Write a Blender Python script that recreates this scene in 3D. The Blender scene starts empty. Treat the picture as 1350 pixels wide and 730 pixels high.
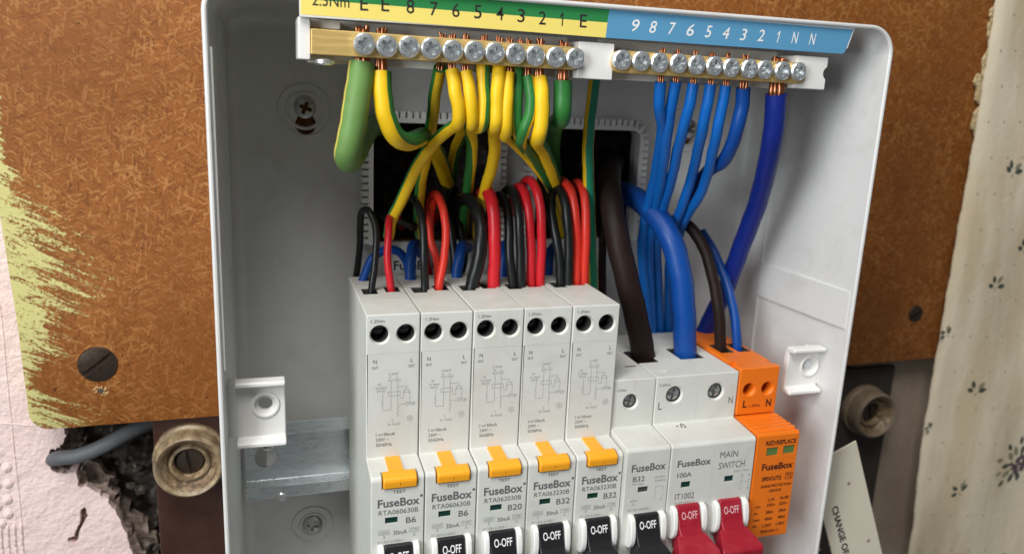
import bpy, bmesh, math, random
from mathutils import Vector, Matrix
random.seed(7)
S = 0.001                                  # everything below is written in millimetres
C = bpy.context.scene.collection
scene = bpy.context.scene

# ------------------------------------------------------------------ camera
CAM = Vector((-31.403, -246.726, 73.633))
R = ((0.95369064, -0.29759765, 0.04370128), (-0.02933061, -0.23660599, -0.97116287), (0.29935578, 0.92490715, -0.23437764))
F = 1053.586
cd = bpy.data.cameras.new('camera'); cam = bpy.data.objects.new('camera', cd); C.objects.link(cam)
cd.sensor_width = 36; cd.lens = F / 1350 * 36; cd.clip_start = 0.01; cd.clip_end = 20
cd.dof.use_dof = True; cd.dof.focus_distance = 0.262; cd.dof.aperture_fstop = 12
rx, ry, rz = (Vector(r) for r in R)
cam.matrix_world = Matrix(((rx.x, -ry.x, -rz.x, CAM.x*S), (rx.y, -ry.y, -rz.y, CAM.y*S), (rx.z, -ry.z, -rz.z, CAM.z*S), (0, 0, 0, 1)))
scene.camera = cam

# ------------------------------------------------------------------ light
w = bpy.data.worlds.new('World'); scene.world = w; w.use_nodes = True
bg = w.node_tree.nodes['Background']; bg.inputs[0].default_value = (0.93, 0.97, 1.0, 1); bg.inputs[1].default_value = 0.125
def area(name, loc, target, size, power, col, sy=None):
    l = bpy.data.lights.new(name, 'AREA'); l.shape = 'RECTANGLE'; l.size = size*S; l.size_y = (sy or size)*S
    l.energy = power; l.color = col
    o = bpy.data.objects.new(name, l); C.objects.link(o); o.location = Vector(loc)*S
    o.rotation_euler = (Vector(target)-Vector(loc)).to_track_quat('-Z', 'Y').to_euler()
    return o
area('window_light', (-560, -470, 200), (70, 20, 0), 280, 5.2, (0.93, 0.975, 1.0), 380)
area('ceiling_light', (-240, -430, 800), (70, 20, 0), 420, 9.4, (1.0, 0.98, 0.945))
vs = scene.view_settings; vs.view_transform = 'Standard'; vs.look = 'None'; vs.exposure = 0; vs.gamma = 1
scene.render.engine = 'CYCLES'
scene.cycles.use_denoising = True
scene.cycles.max_bounces = 8

# ------------------------------------------------------------------ helpers
def at(px, py, Y):
    """a point of the photograph at depth Y (mm) as a world point (mm)"""
    u, v = (px-675)/F, (py-365)/F
    d = rx*u + ry*v + rz
    return CAM + d*((Y-CAM.y)/d.y)

class NT:
    def __init__(s, name):
        s.m = bpy.data.materials.new(name); s.m.use_nodes = True; s.t = s.m.node_tree; s.b = s.t.nodes['Principled BSDF']
    def n(s, typ, **k):
        nd = s.t.nodes.new('ShaderNode'+typ)
        ins = k.pop('ins', {})
        for a, b in k.items(): setattr(nd, a, b)
        for a, b in ins.items():
            if isinstance(b, bpy.types.NodeSocket): s.t.links.new(b, nd.inputs[a])
            else: nd.inputs[a].default_value = b
        return nd
    def math(s, op, a, b=0.0, c=0.0, clamp=False):
        return s.n('Math', operation=op, use_clamp=clamp, ins={0: a, 1: b, 2: c}).outputs[0]
    def mix(s, f, a, b, mode='MIX'):
        nd = s.n('Mix', data_type='RGBA', blend_type=mode)
        for i, v in ((0, f), (6, a), (7, b)):
            if isinstance(v, bpy.types.NodeSocket): s.t.links.new(v, nd.inputs[i])
            else: nd.inputs[i].default_value = v if i == 0 else (*v[:3], 1)
        return nd.outputs[2]
    def ramp(s, f, stops):
        nd = s.n('ValToRGB'); e = nd.color_ramp.elements
        while len(e) < len(stops): e.new(0.5)
        for q, (p, c) in zip(e, stops): q.position = p; q.color = (*c, 1) if len(c) == 3 else c
        s.t.links.new(f, nd.inputs[0]); return nd.outputs[0]
    def mm(s, rot=(0, 0, 0), scale=(1, 1, 1)):
        tc = s.n('TexCoord').outputs['Object']
        a = s.n('Mapping', ins={0: tc, 2: rot, 3: tuple(1000*q for q in scale)})
        return a.outputs[0]
    def noise(s, vec, scale, detail=4, rough=.55, dist=0):
        return s.n('TexNoise', ins={'Vector': vec, 'Scale': scale, 'Detail': detail, 'Roughness': rough, 'Distortion': dist}).outputs[0]
    def set(s, **k):
        for a, b in k.items():
            i = s.b.inputs[a.replace('_', ' ')]
            if isinstance(b, bpy.types.NodeSocket): s.t.links.new(b, i)
            elif isinstance(b, tuple) and len(b) == 3: i.default_value = (*b, 1)
            else: i.default_value = b
        return s
    def bump(s, h, strength=.2, dist=.0005):
        nd = s.n('Bump', ins={'Height': h, 'Strength': strength, 'Distance': dist})
        s.t.links.new(nd.outputs[0], s.b.inputs['Normal']); return s

def plastic(name, col, rough=.4, var=.06, scale=.06, bump=.08, dirt=None, spec=.5):
    q = NT(name); rnd = q.n('ObjectInfo').outputs['Random']
    v = q.n('VectorMath', operation='ADD', ins={0: q.mm(), 1: q.n('CombineXYZ', ins={0: q.math('MULTIPLY', rnd, 731.0), 2: q.math('MULTIPLY', rnd, 393.0)}).outputs[0]}).outputs[0]
    f = q.noise(v, scale, 5, .6); g = q.noise(v, 2.2, 2)
    base = q.mix(f, tuple(c*(1-var) for c in col), tuple(min(1, c*(1+var)) for c in col))
    if dirt:
        d = q.ramp(q.noise(v, .35, 8, .75), [(0, (0, 0, 0)), (.60, (0, 0, 0)), (.78, (1, 1, 1))])
        base = q.mix(q.math('MULTIPLY', d, .42), base, dirt)
        sm = q.ramp(q.noise(v, .05, 5, .65, 1.0), [(.48, (0, 0, 0)), (.7, (1, 1, 1))]); base = q.mix(q.math('MULTIPLY', sm, .22), base, dirt)
        scr = q.noise(q.n('Mapping', ins={0: v, 2: (0, .6, 0), 3: (.06, .5, 1.6)}).outputs[0], .9, 3, .6); g = q.math('ADD', g, q.math('MULTIPLY', q.math('GREATER_THAN', scr, .74), -1.2))
    q.set(Base_Color=base, Roughness=q.math('MULTIPLY_ADD', f, .18, rough-.09), **{'Specular IOR Level': spec})
    q.bump(g, bump, .0002)
    return q.m
def metal(name, col, rough=.3, var=.12, streak=(1, 1, 1), bump=.1, metallic=1.0):
    q = NT(name); v = q.mm(scale=streak); f = q.noise(v, .8, 6, .65)
    q.set(Base_Color=q.mix(f, tuple(c*(1-var*2) for c in col), tuple(min(1, c*(1+var)) for c in col)), Metallic=metallic,
          Roughness=q.math('MULTIPLY_ADD', f, .3, rough-.15)); q.bump(f, bump, .0002); return q.m

M = {}
M['shell'] = plastic('white_enclosure_plastic', (.63, .63, .62), .4, .06, .03, .08, (.36, .33, .29))
M['tab'] = plastic('white_tab_plastic', (.78, .77, .74), .3, .03)
M['device'] = plastic('light_grey_device_plastic', (.60, .60, .56), .5, .05, .12, .14, (.40, .36, .29))
M['guard'] = plastic('white_guard_plastic', (.76, .76, .73), .35, .03)
M['grommet'] = plastic('pale_grommet_plastic', (.86, .86, .83), .4, .03)
M['holder'] = plastic('white_holder_plastic', (.74, .73, .70), .4, .03, dirt=(.5, .47, .42))
M['cage'] = plastic('dark_terminal_cage', (.05, .05, .048), .45, .2)
M['button'] = plastic('amber_button_plastic', (.86, .36, .015), .35, .05)
M['black'] = plastic('black_toggle_plastic', (.012, .012, .013), .35, .1)
M['red'] = plastic('crimson_toggle_plastic', (.30, .008, .022), .4, .12, .3, .1, (.55, .12, .13))
M['orange'] = plastic('orange_plastic', (.78, .17, .008), .4, .06, .2, .1)
M['teal'] = plastic('dark_green_flag', (.004, .035, .028), .3, .1)
M['olive'] = plastic('green_status_flag', (.10, .17, .05), .3, .25, .6)
M['zinc'] = metal('zinc_screw', (.82, .85, .86), .3, .14, metallic=.85)
M['steel'] = metal('grey_steel', (.50, .51, .50), .35, .2, metallic=.85)
M['dsteel'] = metal('dark_steel', (.22, .22, .21), .4, .3)
M['brass'] = metal('brass', (.86, .60, .22), .45, .1, (.15, 1, 1.4), metallic=.7)
M['copper'] = metal('copper', (.50, .20, .10), .35, .3)
M['rail'] = metal('galvanised_rail', (.78, .83, .84), .3, .16, (.25, .6, 1), metallic=.85)
M['pgrey'] = plastic('grey_print', (.11, .11, .115), .5, .1)
M['plight'] = plastic('pale_grey_print', (.33, .33, .32), .5, .1)
M['pblack'] = plastic('black_print', (.018, .016, .016), .5, .1)
M['pbrown'] = plastic('dark_brown_print', (.05, .012, .006), .5, .1)
M['pwhite'] = plastic('white_print', (.78, .78, .77), .5, .03)
M['ppink'] = plastic('pale_pink_print', (.66, .38, .40), .5, .05)
M['lgreen'] = plastic('label_green', (.022, .20, .055), .4, .06)
M['lyellow'] = plastic('label_yellow', (.82, .66, .16), .4, .05)
M['lblue'] = plastic('label_blue', (.095, .29, .48), .42, .05)
def insul(name, col, rough=.42, var=.12, spec=.32):
    q = NT(name); v = q.mm(); f = q.noise(v, .25, 6, .6); s_ = q.ramp(q.noise(q.mm(scale=(1, 1, .25)), .9, 6, .7), [(0, (0, 0, 0)), (.66, (0, 0, 0)), (.8, (1, 1, 1))])
    b = q.mix(f, tuple(c*(1-var) for c in col), tuple(min(1, c*(1+var)) for c in col))
    q.set(**{'Specular IOR Level': spec}); b = q.mix(q.math('MULTIPLY', s_, .10), b, tuple(.5*c+.22 for c in col))
    q.set(Base_Color=b, Roughness=q.math('MULTIPLY_ADD', f, .25, rough-.12)); q.bump(f, .12, .0003); return q.m
M['wyellow'] = insul('yellow_insulation', (.80, .50, .012))
M['wgreen'] = insul('green_insulation', (.030, .17, .035))
M['wpale'] = insul('pale_green_insulation', (.125, .235, .062), .5)
M['wpaley'] = insul('pale_yellow_insulation', (.62, .50, .10), .5)
M['wteal'] = insul('blue_green_insulation', (.012, .22, .12))
M['wblue'] = insul('blue_insulation', (.003, .055, .27))
M['wbluel'] = insul('bright_blue_insulation', (.004, .125, .48))
M['wnavy'] = insul('deep_blue_insulation', (.006, .020, .20))
M['wred'] = insul('red_insulation', (.56, .014, .022), .36)
M['wscar'] = insul('scarlet_insulation', (.62, .032, .018), .36)
M['wblack'] = insul('black_insulation', (.008, .009, .009), .36, .2)
M['wbrown'] = insul('brown_insulation', (.017, .0090, .0070), .5, .2, .16)
M['wgrey'] = insul('grey_sheath', (.095, .10, .105), .55, .2)
M['cream'] = None

def obj(name, me, mats, parent=None, loc=None):
    o = bpy.data.objects.new(name, me)
    for m in mats: me.materials.append(M[m] if isinstance(m, str) else m)
    C.objects.link(o)
    if parent is not None: o.parent = parent
    if loc is not None: o.location = Vector(loc)*S
    return o
def tag(o, label=None, cat=None, group=None, kind=None):
    for k, v in (('label', label), ('category', cat), ('group', group), ('kind', kind)):
        if v: o[k] = v
    return o
def thing(name, loc, label, cat, group=None):
    o = bpy.data.objects.new(name, None); C.objects.link(o); o.location = Vector(loc)*S; o.empty_display_size = .01
    return tag(o, label, cat, group)
def bm_new(): return bmesh.new()
def box(bm, x0, x1, y0, y1, z0, z1, mi=0, mat=None):
    r = bmesh.ops.create_cube(bm, size=1)['verts']
    m = Matrix.Translation(((x0+x1)/2, (y0+y1)/2, (z0+z1)/2)) @ Matrix.Diagonal((abs(x1-x0), abs(y1-y0), abs(z1-z0), 1))
    if mat is not None: m = mat @ m
    bmesh.ops.transform(bm, matrix=m, verts=r)
    for f in {f for v in r for f in v.link_faces}: f.material_index = mi
    return r
def prism(bm, pts, x0, x1, axis='x', mi=0):
    """closed outline pts extruded between x0 and x1; axis x: pts=(y,z); axis y: pts=(x,z); axis z: pts=(x,y)"""
    def P(a, b, t): return {'x': (t, a, b), 'y': (a, t, b), 'z': (a, b, t)}[axis]
    A = [bm.verts.new(P(a, b, x0)) for a, b in pts]; B = [bm.verts.new(P(a, b, x1)) for a, b in pts]
    fs = [bm.faces.new(A), bm.faces.new(B[::-1])]
    n = len(pts)
    for i in range(n): fs.append(bm.faces.new((A[i], B[i], B[(i+1) % n], A[(i+1) % n])))
    for f in fs: f.material_index = mi
    bmesh.ops.recalc_face_normals(bm, faces=fs)
    return A+B
def lathe(bm, prof, origin=(0, 0, 0), axis='y', seg=32, mis=None, closed=False, sx=1.0):
    """prof: list of (r, t) with t along the axis"""
    rings = []
    for r, t in prof:
        ring = []
        if r < 1e-6:
            p = {'y': (0, t, 0), 'z': (0, 0, t), 'x': (t, 0, 0)}[axis]; ring = [bm.verts.new(Vector(p)+Vector(origin))]
        else:
            for i in range(seg):
                a = 2*math.pi*i/seg; c, s_ = r*math.cos(a)*sx, r*math.sin(a)
                p = {'y': (c, t, s_), 'z': (c, s_, t), 'x': (t, c, s_)}[axis]
                ring.append(bm.verts.new(Vector(p)+Vector(origin)))
        rings.append(ring)
    fs = []
    for k in range(len(rings)-1 + (1 if closed else 0)):
        a, b = rings[k], rings[(k+1) % len(rings)]
        mi = mis[k] if mis else 0
        for i in range(seg):
            j = (i+1) % seg
            if len(a) == 1 and len(b) == 1: continue
            if len(a) == 1: f = bm.faces.new((a[0], b[i], b[j]))
            elif len(b) == 1: f = bm.faces.new((a[i], b[0], a[j]))
            else: f = bm.faces.new((a[i], b[i], b[j], a[j]))
            f.material_index = mi; fs.append(f)
    bmesh.ops.recalc_face_normals(bm, faces=fs)
def to_mesh(bm, name, off=(0, 0, 0)):
    o = Vector(off)
    for v in bm.verts: v.co = (v.co-o)*S
    me = bpy.data.meshes.new(name); bm.to_mesh(me); bm.free(); return me
def applied(me, mods):
    o = bpy.data.objects.new('tmp', me); C.objects.link(o)
    kill = []
    for k, v in mods:
        m = o.modifiers.new(k, k)
        for a, b in v.items():
            if a == 'cutter':
                c = bpy.data.objects.new('tmpc', b); C.objects.link(c); kill.append(c); m.object = c
            else: setattr(m, a, b)
    dg = bpy.context.evaluated_depsgraph_get(); dg.update()
    r = bpy.data.meshes.new_from_object(o.evaluated_get(dg))
    bpy.data.objects.remove(o)
    for c in kill: bpy.data.objects.remove(c)
    return r
def build(name, bm, mats, parent=None, loc=None, off=None, bevel=0, seg=2, cut=None, angle=30, weighted=None, share=None):
    """bm in mm; off is subtracted (world coords -> coords local to the thing)"""
    if off is None: off = (0, 0, 0)
    me = to_mesh(bm, name, off)
    mods = []
    if bevel: mods.append(('BEVEL', dict(width=bevel*S, segments=seg, limit_method='ANGLE', angle_limit=math.radians(28), use_clamp_overlap=True)))
    for c in (cut or []):
        mods.append(('BOOLEAN', dict(operation='DIFFERENCE', solver='EXACT', cutter=to_mesh(c, 'c', off))))
    if mods: me = applied(me, mods); me.name = name
    mi = [p.material_index for p in me.polygons]
    me.materials.clear()
    me.polygons.foreach_set('material_index', mi)
    for p in me.polygons: p.use_smooth = True
    me.set_sharp_from_angle(angle=math.radians(angle))
    o = obj(name, me, mats, parent, loc)
    if weighted if weighted is not None else bool(bevel):
        m = o.modifiers.new('weighted_normal', 'WEIGHTED_NORMAL'); m.keep_sharp = True
    return o
def copy_tree(o, parent=None):
    c = o.copy(); C.objects.link(c)
    if parent is not None: c.parent = parent
    for ch in list(o.children): copy_tree(ch, c)
    return c

# -------- print: flat lettering and line marks, laid a hair above a face
_tc = {}
def glyphs(body, bold=0.0, shear=0.0):
    k = (body, bold, shear)
    if k not in _tc:
        cu = bpy.data.curves.new('t', 'FONT'); cu.body = body; cu.size = 1; cu.offset = bold; cu.shear = shear; cu.resolution_u = 3
        o = bpy.data.objects.new('t', cu); C.objects.link(o)
        dg = bpy.context.evaluated_depsgraph_get(); dg.update()
        me = bpy.data.meshes.new_from_object(o.evaluated_get(dg))
        vs_ = [(v.co.x, v.co.y) for v in me.vertices]; fs = [tuple(p.vertices) for p in me.polygons]
        bpy.data.objects.remove(o); bpy.data.meshes.remove(me)
        xs = [v[0] for v in vs_]; ys = [v[1] for v in vs_]
        _tc[k] = ([((a-min(xs))/max(1e-6, max(xs)-min(xs)), (b-min(ys))/max(1e-6, max(ys)-min(ys))) for a, b in vs_], fs, (max(xs)-min(xs))/max(1e-6, max(ys)-min(ys)))
    return _tc[k]
def text(bm, body, x0, x1, z0, z1, y, bold=0.0, shear=0.0, mat=None, mi=0):
    v, f, asp = glyphs(body, bold, shear)
    if x1 is None: x1 = x0 + asp*(z1-z0)
    vv = []
    for a, b in v:
        p = Vector((x0+a*(x1-x0), y, z0+b*(z1-z0)))
        vv.append(bm.verts.new(mat @ p if mat is not None else p))
    for q in f:
        try: bm.faces.new([vv[i] for i in q]).material_index = mi
        except ValueError: pass
def one(bm, x, z, h, y, shear=0.0):
    P = [(.12, -.5), (.12, .5), (-.04, .5), (-.30, .26), (-.30, .12), (-.03, .30), (-.03, -.5)]
    bm.faces.new([bm.verts.new((x+(a*.62+b*shear)*h, y, z+b*h)) for a, b in P])
def quad(bm, x0, x1, z0, z1, y, mi=0):
    f = bm.faces.new([bm.verts.new((a, y, b)) for a, b in ((x0, z0), (x1, z0), (x1, z1), (x0, z1))]); f.material_index = mi
def line(bm, a, b, y, w_=.12, mi=0):
    a = Vector(a); b = Vector(b); d = (b-a).normalized(); n = Vector((-d.y, d.x))*w_/2; d = d*w_/2
    P = [a-n-d, b-n+d, b+n+d, a+n-d]
    bm.faces.new([bm.verts.new((p.x, y, p.y)) for p in P]).material_index = mi
def poly(bm, pts, y, w_=.12, mi=0, close=False):
    L = list(pts) + ([pts[0]] if close else [])
    for a, b in zip(L, L[1:]): line(bm, a, b, y, w_, mi)

# -------- tubes
def spline(P, per=7):
    P = [Vector(p) for p in P]; out = []
    Q = [2*P[0]-P[1]] + P + [2*P[-1]-P[-2]]
    for i in range(1, len(Q)-2):
        p0, p1, p2, p3 = Q[i-1:i+3]
        t0 = 0; t1 = (p1-p0).length**.5; t2 = t1+max(1e-4, (p2-p1).length**.5); t3 = t2+max(1e-4, (p3-p2).length**.5)
        for k in range(per):
            t = t1+(t2-t1)*k/per
            A1 = p0*((t1-t)/(t1-t0))+p1*((t-t0)/(t1-t0)); A2 = p1*((t2-t)/(t2-t1))+p2*((t-t1)/(t2-t1)); A3 = p2*((t3-t)/(t3-t2))+p3*((t-t2)/(t3-t2))
            B1 = A1*((t2-t)/(t2-t0))+A2*((t-t0)/(t2-t0)); B2 = A2*((t3-t)/(t3-t1))+A3*((t-t1)/(t3-t1))
            out.append(B1*((t2-t)/(t2-t1))+B2*((t-t1)/(t2-t1)))
    out.append(P[-1]); return out
def tube(bm, P, r, sides=16, stripe=None, per=7, mi=0, mi2=1, smooth=True, rend=None, wob=0):
    """stripe=(centre angle, width, twist over the length) in degrees; angle 0 faces the camera side, +90 to the right"""
    pts = spline(P, per) if smooth else [Vector(p) for p in P]
    n = len(pts)
    if wob:
        ph = [random.uniform(0, 6.28) for _ in range(6)]; acc = 0
        for i in range(n):
            if i: acc += (P0-pts[i]).length
            P0 = pts[i].copy(); e_ = min(1, i/6)
            pts[i] = pts[i]+Vector((math.sin(acc*.45+ph[0])+.6*math.sin(acc*1.05+ph[1]), math.sin(acc*.4+ph[2]), .3*math.sin(acc*.5+ph[3])))*wob*e_
    T = [(pts[min(i+1, n-1)]-pts[max(i-1, 0)]).normalized() for i in range(n)]
    nv = Vector((0, -1, 0)); nv = (nv-T[0]*nv.dot(T[0]))
    if nv.length < .2: nv = Vector((0, 0, 1))-T[0]*T[0].z
    nv.normalize(); rings = []
    for i in range(n):
        if i: nv = (nv-T[i]*nv.dot(T[i])).normalized()
        b = nv.cross(T[i])
        if b.dot(Vector((1, 0, 0))) < 0 and i == 0: flip = -1
        elif i == 0: flip = 1
        b = b*flip
        tw = math.radians(stripe[2])*i/(n-1) if stripe else 0
        rr = r if rend is None else r+(rend-r)*i/(n-1)
        rings.append([bm.verts.new(pts[i]+(nv*math.cos(a)+b*math.sin(a))*rr) for a in (2*math.pi*(k/sides)+tw for k in range(sides))])
    fs = []
    for i in range(n-1):
        for k in range(sides):
            j = (k+1) % sides
            f = bm.faces.new((rings[i][k], rings[i][j], rings[i+1][j], rings[i+1][k])); f.material_index = mi; fs.append(f)
            if stripe:
                d = ((k+.5)*360/sides-stripe[0]+180) % 360-180
                if abs(d) < stripe[1]/2: f.material_index = mi2
    for rg in (rings[0], rings[-1]):
        f = bm.faces.new(rg); f.material_index = mi; fs.append(f)
    bmesh.ops.recalc_face_normals(bm, faces=fs)
def wire(name, path, r, mats, label, group, stripe=None, tip=None, sides=16, cat='wire', tipr=None):
    """path: (photo x, photo y, depth) points. tip=(z top, x, y): bare copper from the first point up through the bar"""
    P = [at(*p) for p in path]; o0 = P[0]
    bm = bm_new(); tube(bm, P, r, sides, stripe, wob=.032*r if r < 3 else .02*r)
    o = build(name, bm, mats, None, o0, o0, angle=60)
    tag(o, label, cat, group)
    if tip:
        bm = bm_new(); p = P[0]; q = P[0]+(P[0]-P[1]).normalized()*0
        nst = 7 if r > 2.5 else (5 if r > 1.9 else 3)
        for k in range(nst):
            a = 2*math.pi*k/nst+.4; rr = (tipr or r*.5)
            d = Vector((math.cos(a)*rr*.75, math.sin(a)*rr*.6, 0))
            top = Vector((tip[1], tip[2], tip[0]))
            j = Vector((random.uniform(-.25, .25), random.uniform(-.25, .25), random.uniform(-.6, .5)))
            tube(bm, [p+d*.9-Vector((0, 0, .8)), p+d*1.15+Vector((0, 0, .9)), Vector((top.x, top.y, (p.z+top.z)/2))+d*.8, top+d*.95+j*.6, top+d*1.1+j+Vector((0, 0, .9))], rr*.42, 8, per=3)
        build('bare_copper', bm, ['copper'], o, None, o0, angle=60)
    return o

# =================================================================== SETTING
WALLY = 89
# pink plaster
q = NT('pink_plaster'); v = q.mm()
n1 = q.noise(v, .12, 8, .62); n2 = q.noise(v, .5, 5, .6); n3 = q.noise(v, .035, 3)
cracks = q.ramp(q.noise(v, .22, 10, .7, 1.5), [(0, (1, 1, 1)), (.30, (1, 1, 1)), (.40, (0, 0, 0))])
base = q.mix(n3, (.72, .53, .49), (.80, .64, .61)); base = q.mix(q.math('MULTIPLY', cracks, .25), base, (.42, .33, .28))
q.set(Base_Color=base, Roughness=.75); q.bump(q.math('ADD', n1, q.math('MULTIPLY', n2, .35)), .55, .0035); M['plaster'] = q.m
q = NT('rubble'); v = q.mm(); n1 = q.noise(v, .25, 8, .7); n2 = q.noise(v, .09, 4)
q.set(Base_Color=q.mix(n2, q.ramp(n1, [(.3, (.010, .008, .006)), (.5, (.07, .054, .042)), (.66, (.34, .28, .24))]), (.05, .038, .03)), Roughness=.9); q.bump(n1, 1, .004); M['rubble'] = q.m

def jag(pts, k=4, amp=1.0, seed=1):
    r = random.Random(seed); out = []
    for a, b in zip(pts, pts[1:]):
        for i in range(k):
            t = i/k; out.append((a[0]+(b[0]-a[0])*t+(r.uniform(-amp, amp) if i else 0), a[1]+(b[1]-a[1])*t+(r.uniform(-amp, amp) if i else 0)))
    out.append(pts[-1]); return out
def sheet(loops, y0, y1, mi=0):
    """plate with holes: loops[0] outline, others holes, (x,z); extruded from y0 to y1"""
    bm = bm_new(); es = []
    for lp in loops:
        vs_ = [bm.verts.new((a, y0, b)) for a, b in lp]
        es += [bm.edges.new((vs_[i], vs_[(i+1) % len(vs_)])) for i in range(len(vs_))]
    bmesh.ops.triangle_fill(bm, edges=es, use_beauty=True, use_dissolve=False)
    f0 = list(bm.faces)
    ex = bmesh.ops.extrude_face_region(bm, geom=f0)
    bmesh.ops.translate(bm, verts=[g for g in ex['geom'] if isinstance(g, bmesh.types.BMVert)], vec=(0, y1-y0, 0))
    bmesh.ops.recalc_face_normals(bm, faces=list(bm.faces))
    for f in bm.faces: f.material_index = mi
    return bm
def pxs(L, Y): return [(at(a, b, Y).x, at(a, b, Y).z) for a, b in L]
edge = jag(pxs([(160, 545), (88, 562), (84, 578), (78, 590), (66, 592), (62, 606), (68, 620), (84, 624), (100, 622), (102, 640), (122, 645), (138, 655), (152, 672), (162, 695), (170, 715), (178, 735), (186, 775), (188, 830)], WALLY), 4, .7, 3)
right = [(-30, -190), (-30, -66)]
outline = [(-190, 170), (-190, -190)] + [(edge[-1][0], -190)] + edge[::-1] + [(-60, -50), (-60, 170)]
crack1 = jag(pxs([(106, 672), (112, 668), (116, 678), (112, 686), (108, 694), (104, 704), (100, 716), (90, 714), (88, 710), (98, 706), (103, 692), (106, 684), (106, 672)], WALLY), 3, .35, 5)[:-1]
bm = sheet([outline, crack1], WALLY, WALLY+9)
o = build('plaster_wall', bm, ['plaster'], angle=25); tag(o, kind='structure')
tag(o, 'pale pink plaster wall left of the board')
q = NT('bare_plaster'); v = q.mm(); n1 = q.noise(v, .3, 8, .7)
q.set(Base_Color=q.ramp(n1, [(.28, (.09, .065, .05)), (.48, (.30, .22, .175)), (.68, (.58, .46, .41))]), Roughness=.9); q.bump(n1, 1, .004); M['bare'] = q.m
for dx, dy, sd, amp in ((4, 3.5, 21, 1.6), (9, 8.5, 22, 2.2)):
    e2 = jag([(a+dx*(.55+.45*math.sin(i*.9+sd)), b) for i, (a, b) in enumerate(edge[::3])], 3, amp, sd)
    build('broken_plaster_layer', sheet([[(-150, 0), (-150, -190), (e2[-1][0], -190)] + e2[::-1] + [(e2[0][0]+5, 0)]], WALLY+dy, WALLY+dy+4), ['bare'], o, angle=25)
# paper seams and embossed border on the plaster
bm = bm_new()
for a, b in (((0, 400), (36, 770)), ((0, 557), (44, 561))):
    A, B = at(*a, WALLY), at(*b, WALLY); d = (B-A)
    k = 14; prev = None
    tube(bm, [A+d*(i/k)+Vector((random.uniform(-.15, .15), .15, random.uniform(-.15, .15))) for i in range(k+1)], .42, 6, per=2)
build('paper_seam', bm, ['plaster'], o)
bead = bm_new(); lathe(bead, [(0, -.7), (1.1, -.62), (2.0, -.3), (2.5, .15)], seg=16, sx=.85); bme = to_mesh(bead, 'embossed_bead')
for p in bme.polygons: p.use_smooth = True
bme.materials.append(M['plaster'])
for px_, py_ in ((9, 616), (11, 637), (10, 658), (11, 677), (-6, 612), (-5, 640), (-4, 668), (2, 690)):
    b = bpy.data.objects.new('embossed_bead', bme); C.objects.link(b); b.parent = o; b.location = at(px_, py_, WALLY)*S
rib = bm_new(); tube(rib, [(0, 0, 0), (-.5, 0, -12), (.2, 0, -25)], .7, 8); rme = to_mesh(rib, 'embossed_rib'); rme.materials.append(M['plaster'])
for p in rme.polygons: p.use_smooth = True
for i in range(5):
    b = bpy.data.objects.new('embossed_rib', rme); C.objects.link(b); b.parent = o; b.location = at(-8+i*9, 695-i*1.5, WALLY+.2)*S

# masonry behind the broken plaster and behind everything
bm = bm_new(); nx, nz = 110, 60; vv = {}
for i in range(nx+1):
    for k in range(nz+1):
        x = -190+i*5.6; z = -190+k*6
        r_ = random.random()
        big = 3*math.sin(x*.31+z*.2)+2.5*math.sin(z*.43-x*.17)
        vv[i, k] = bm.verts.new((x+random.uniform(-1.5, 1.5), WALLY+15+big+random.uniform(-1.5, 1.5), z+random.uniform(-1.5, 1.5)))
for i in range(nx):
    for k in range(nz): bm.faces.new((vv[i, k], vv[i+1, k], vv[i+1, k+1], vv[i, k+1]))
o = build('masonry', bm, ['rubble'], angle=50); tag(o, kind='structure')
bm = bm_new()
rr = random.Random(11)
for k in range(70):
    px_ = rr.uniform(95, 212); py_ = rr.uniform(562, 735)
    if px_ < 120+(py_-600)*.45 and py_ > 600: continue
    if (px_-160)**2/28**2+(py_-648)**2/46**2 < 1 and rr.random() < .85: continue
    p = at(px_, py_, WALLY+rr.uniform(4, 12)); s_ = rr.uniform(.6, 2.6)
    r_ = bmesh.ops.create_icosphere(bm, subdivisions=1, radius=s_)['verts']
    for v_ in r_: v_.co = Vector((v_.co.x*rr.uniform(.6, 1.5), v_.co.y*rr.uniform(.6, 1.2), v_.co.z*rr.uniform(.6, 1.5)))+p
q = NT('plaster_crumbs'); v = q.mm(); n1 = q.noise(v, .2, 6, .7)
q.set(Base_Color=q.ramp(n1, [(.35, (.02, .016, .012)), (.55, (.07, .055, .042)), (.75, (.34, .27, .23))]), Roughness=.9); q.bump(q.noise(v, .8, 5), .8, .002); M['crumb'] = q.m
o = build('plaster_rubble', bm, ['crumb'], angle=20); tag(o, 'crumbs of broken plaster in the dark hole under the board', 'rubble', kind='stuff')

# old sheathed cable
bm = bm_new(); P = [at(*p) for p in ((50, 606, 99), (66, 605, 93), (80, 603, 86), (104, 600, 84), (135, 588, 84), (165, 572, 86), (200, 556, 91), (250, 535, 97))]
tube(bm, P, 3.0, 18); o = build('sheathed_cable', bm, ['wgrey'], None, P[2], P[2], angle=60); tag(o, 'thick grey sheathed cable coming out of the broken pink plaster', 'cable')

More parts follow.
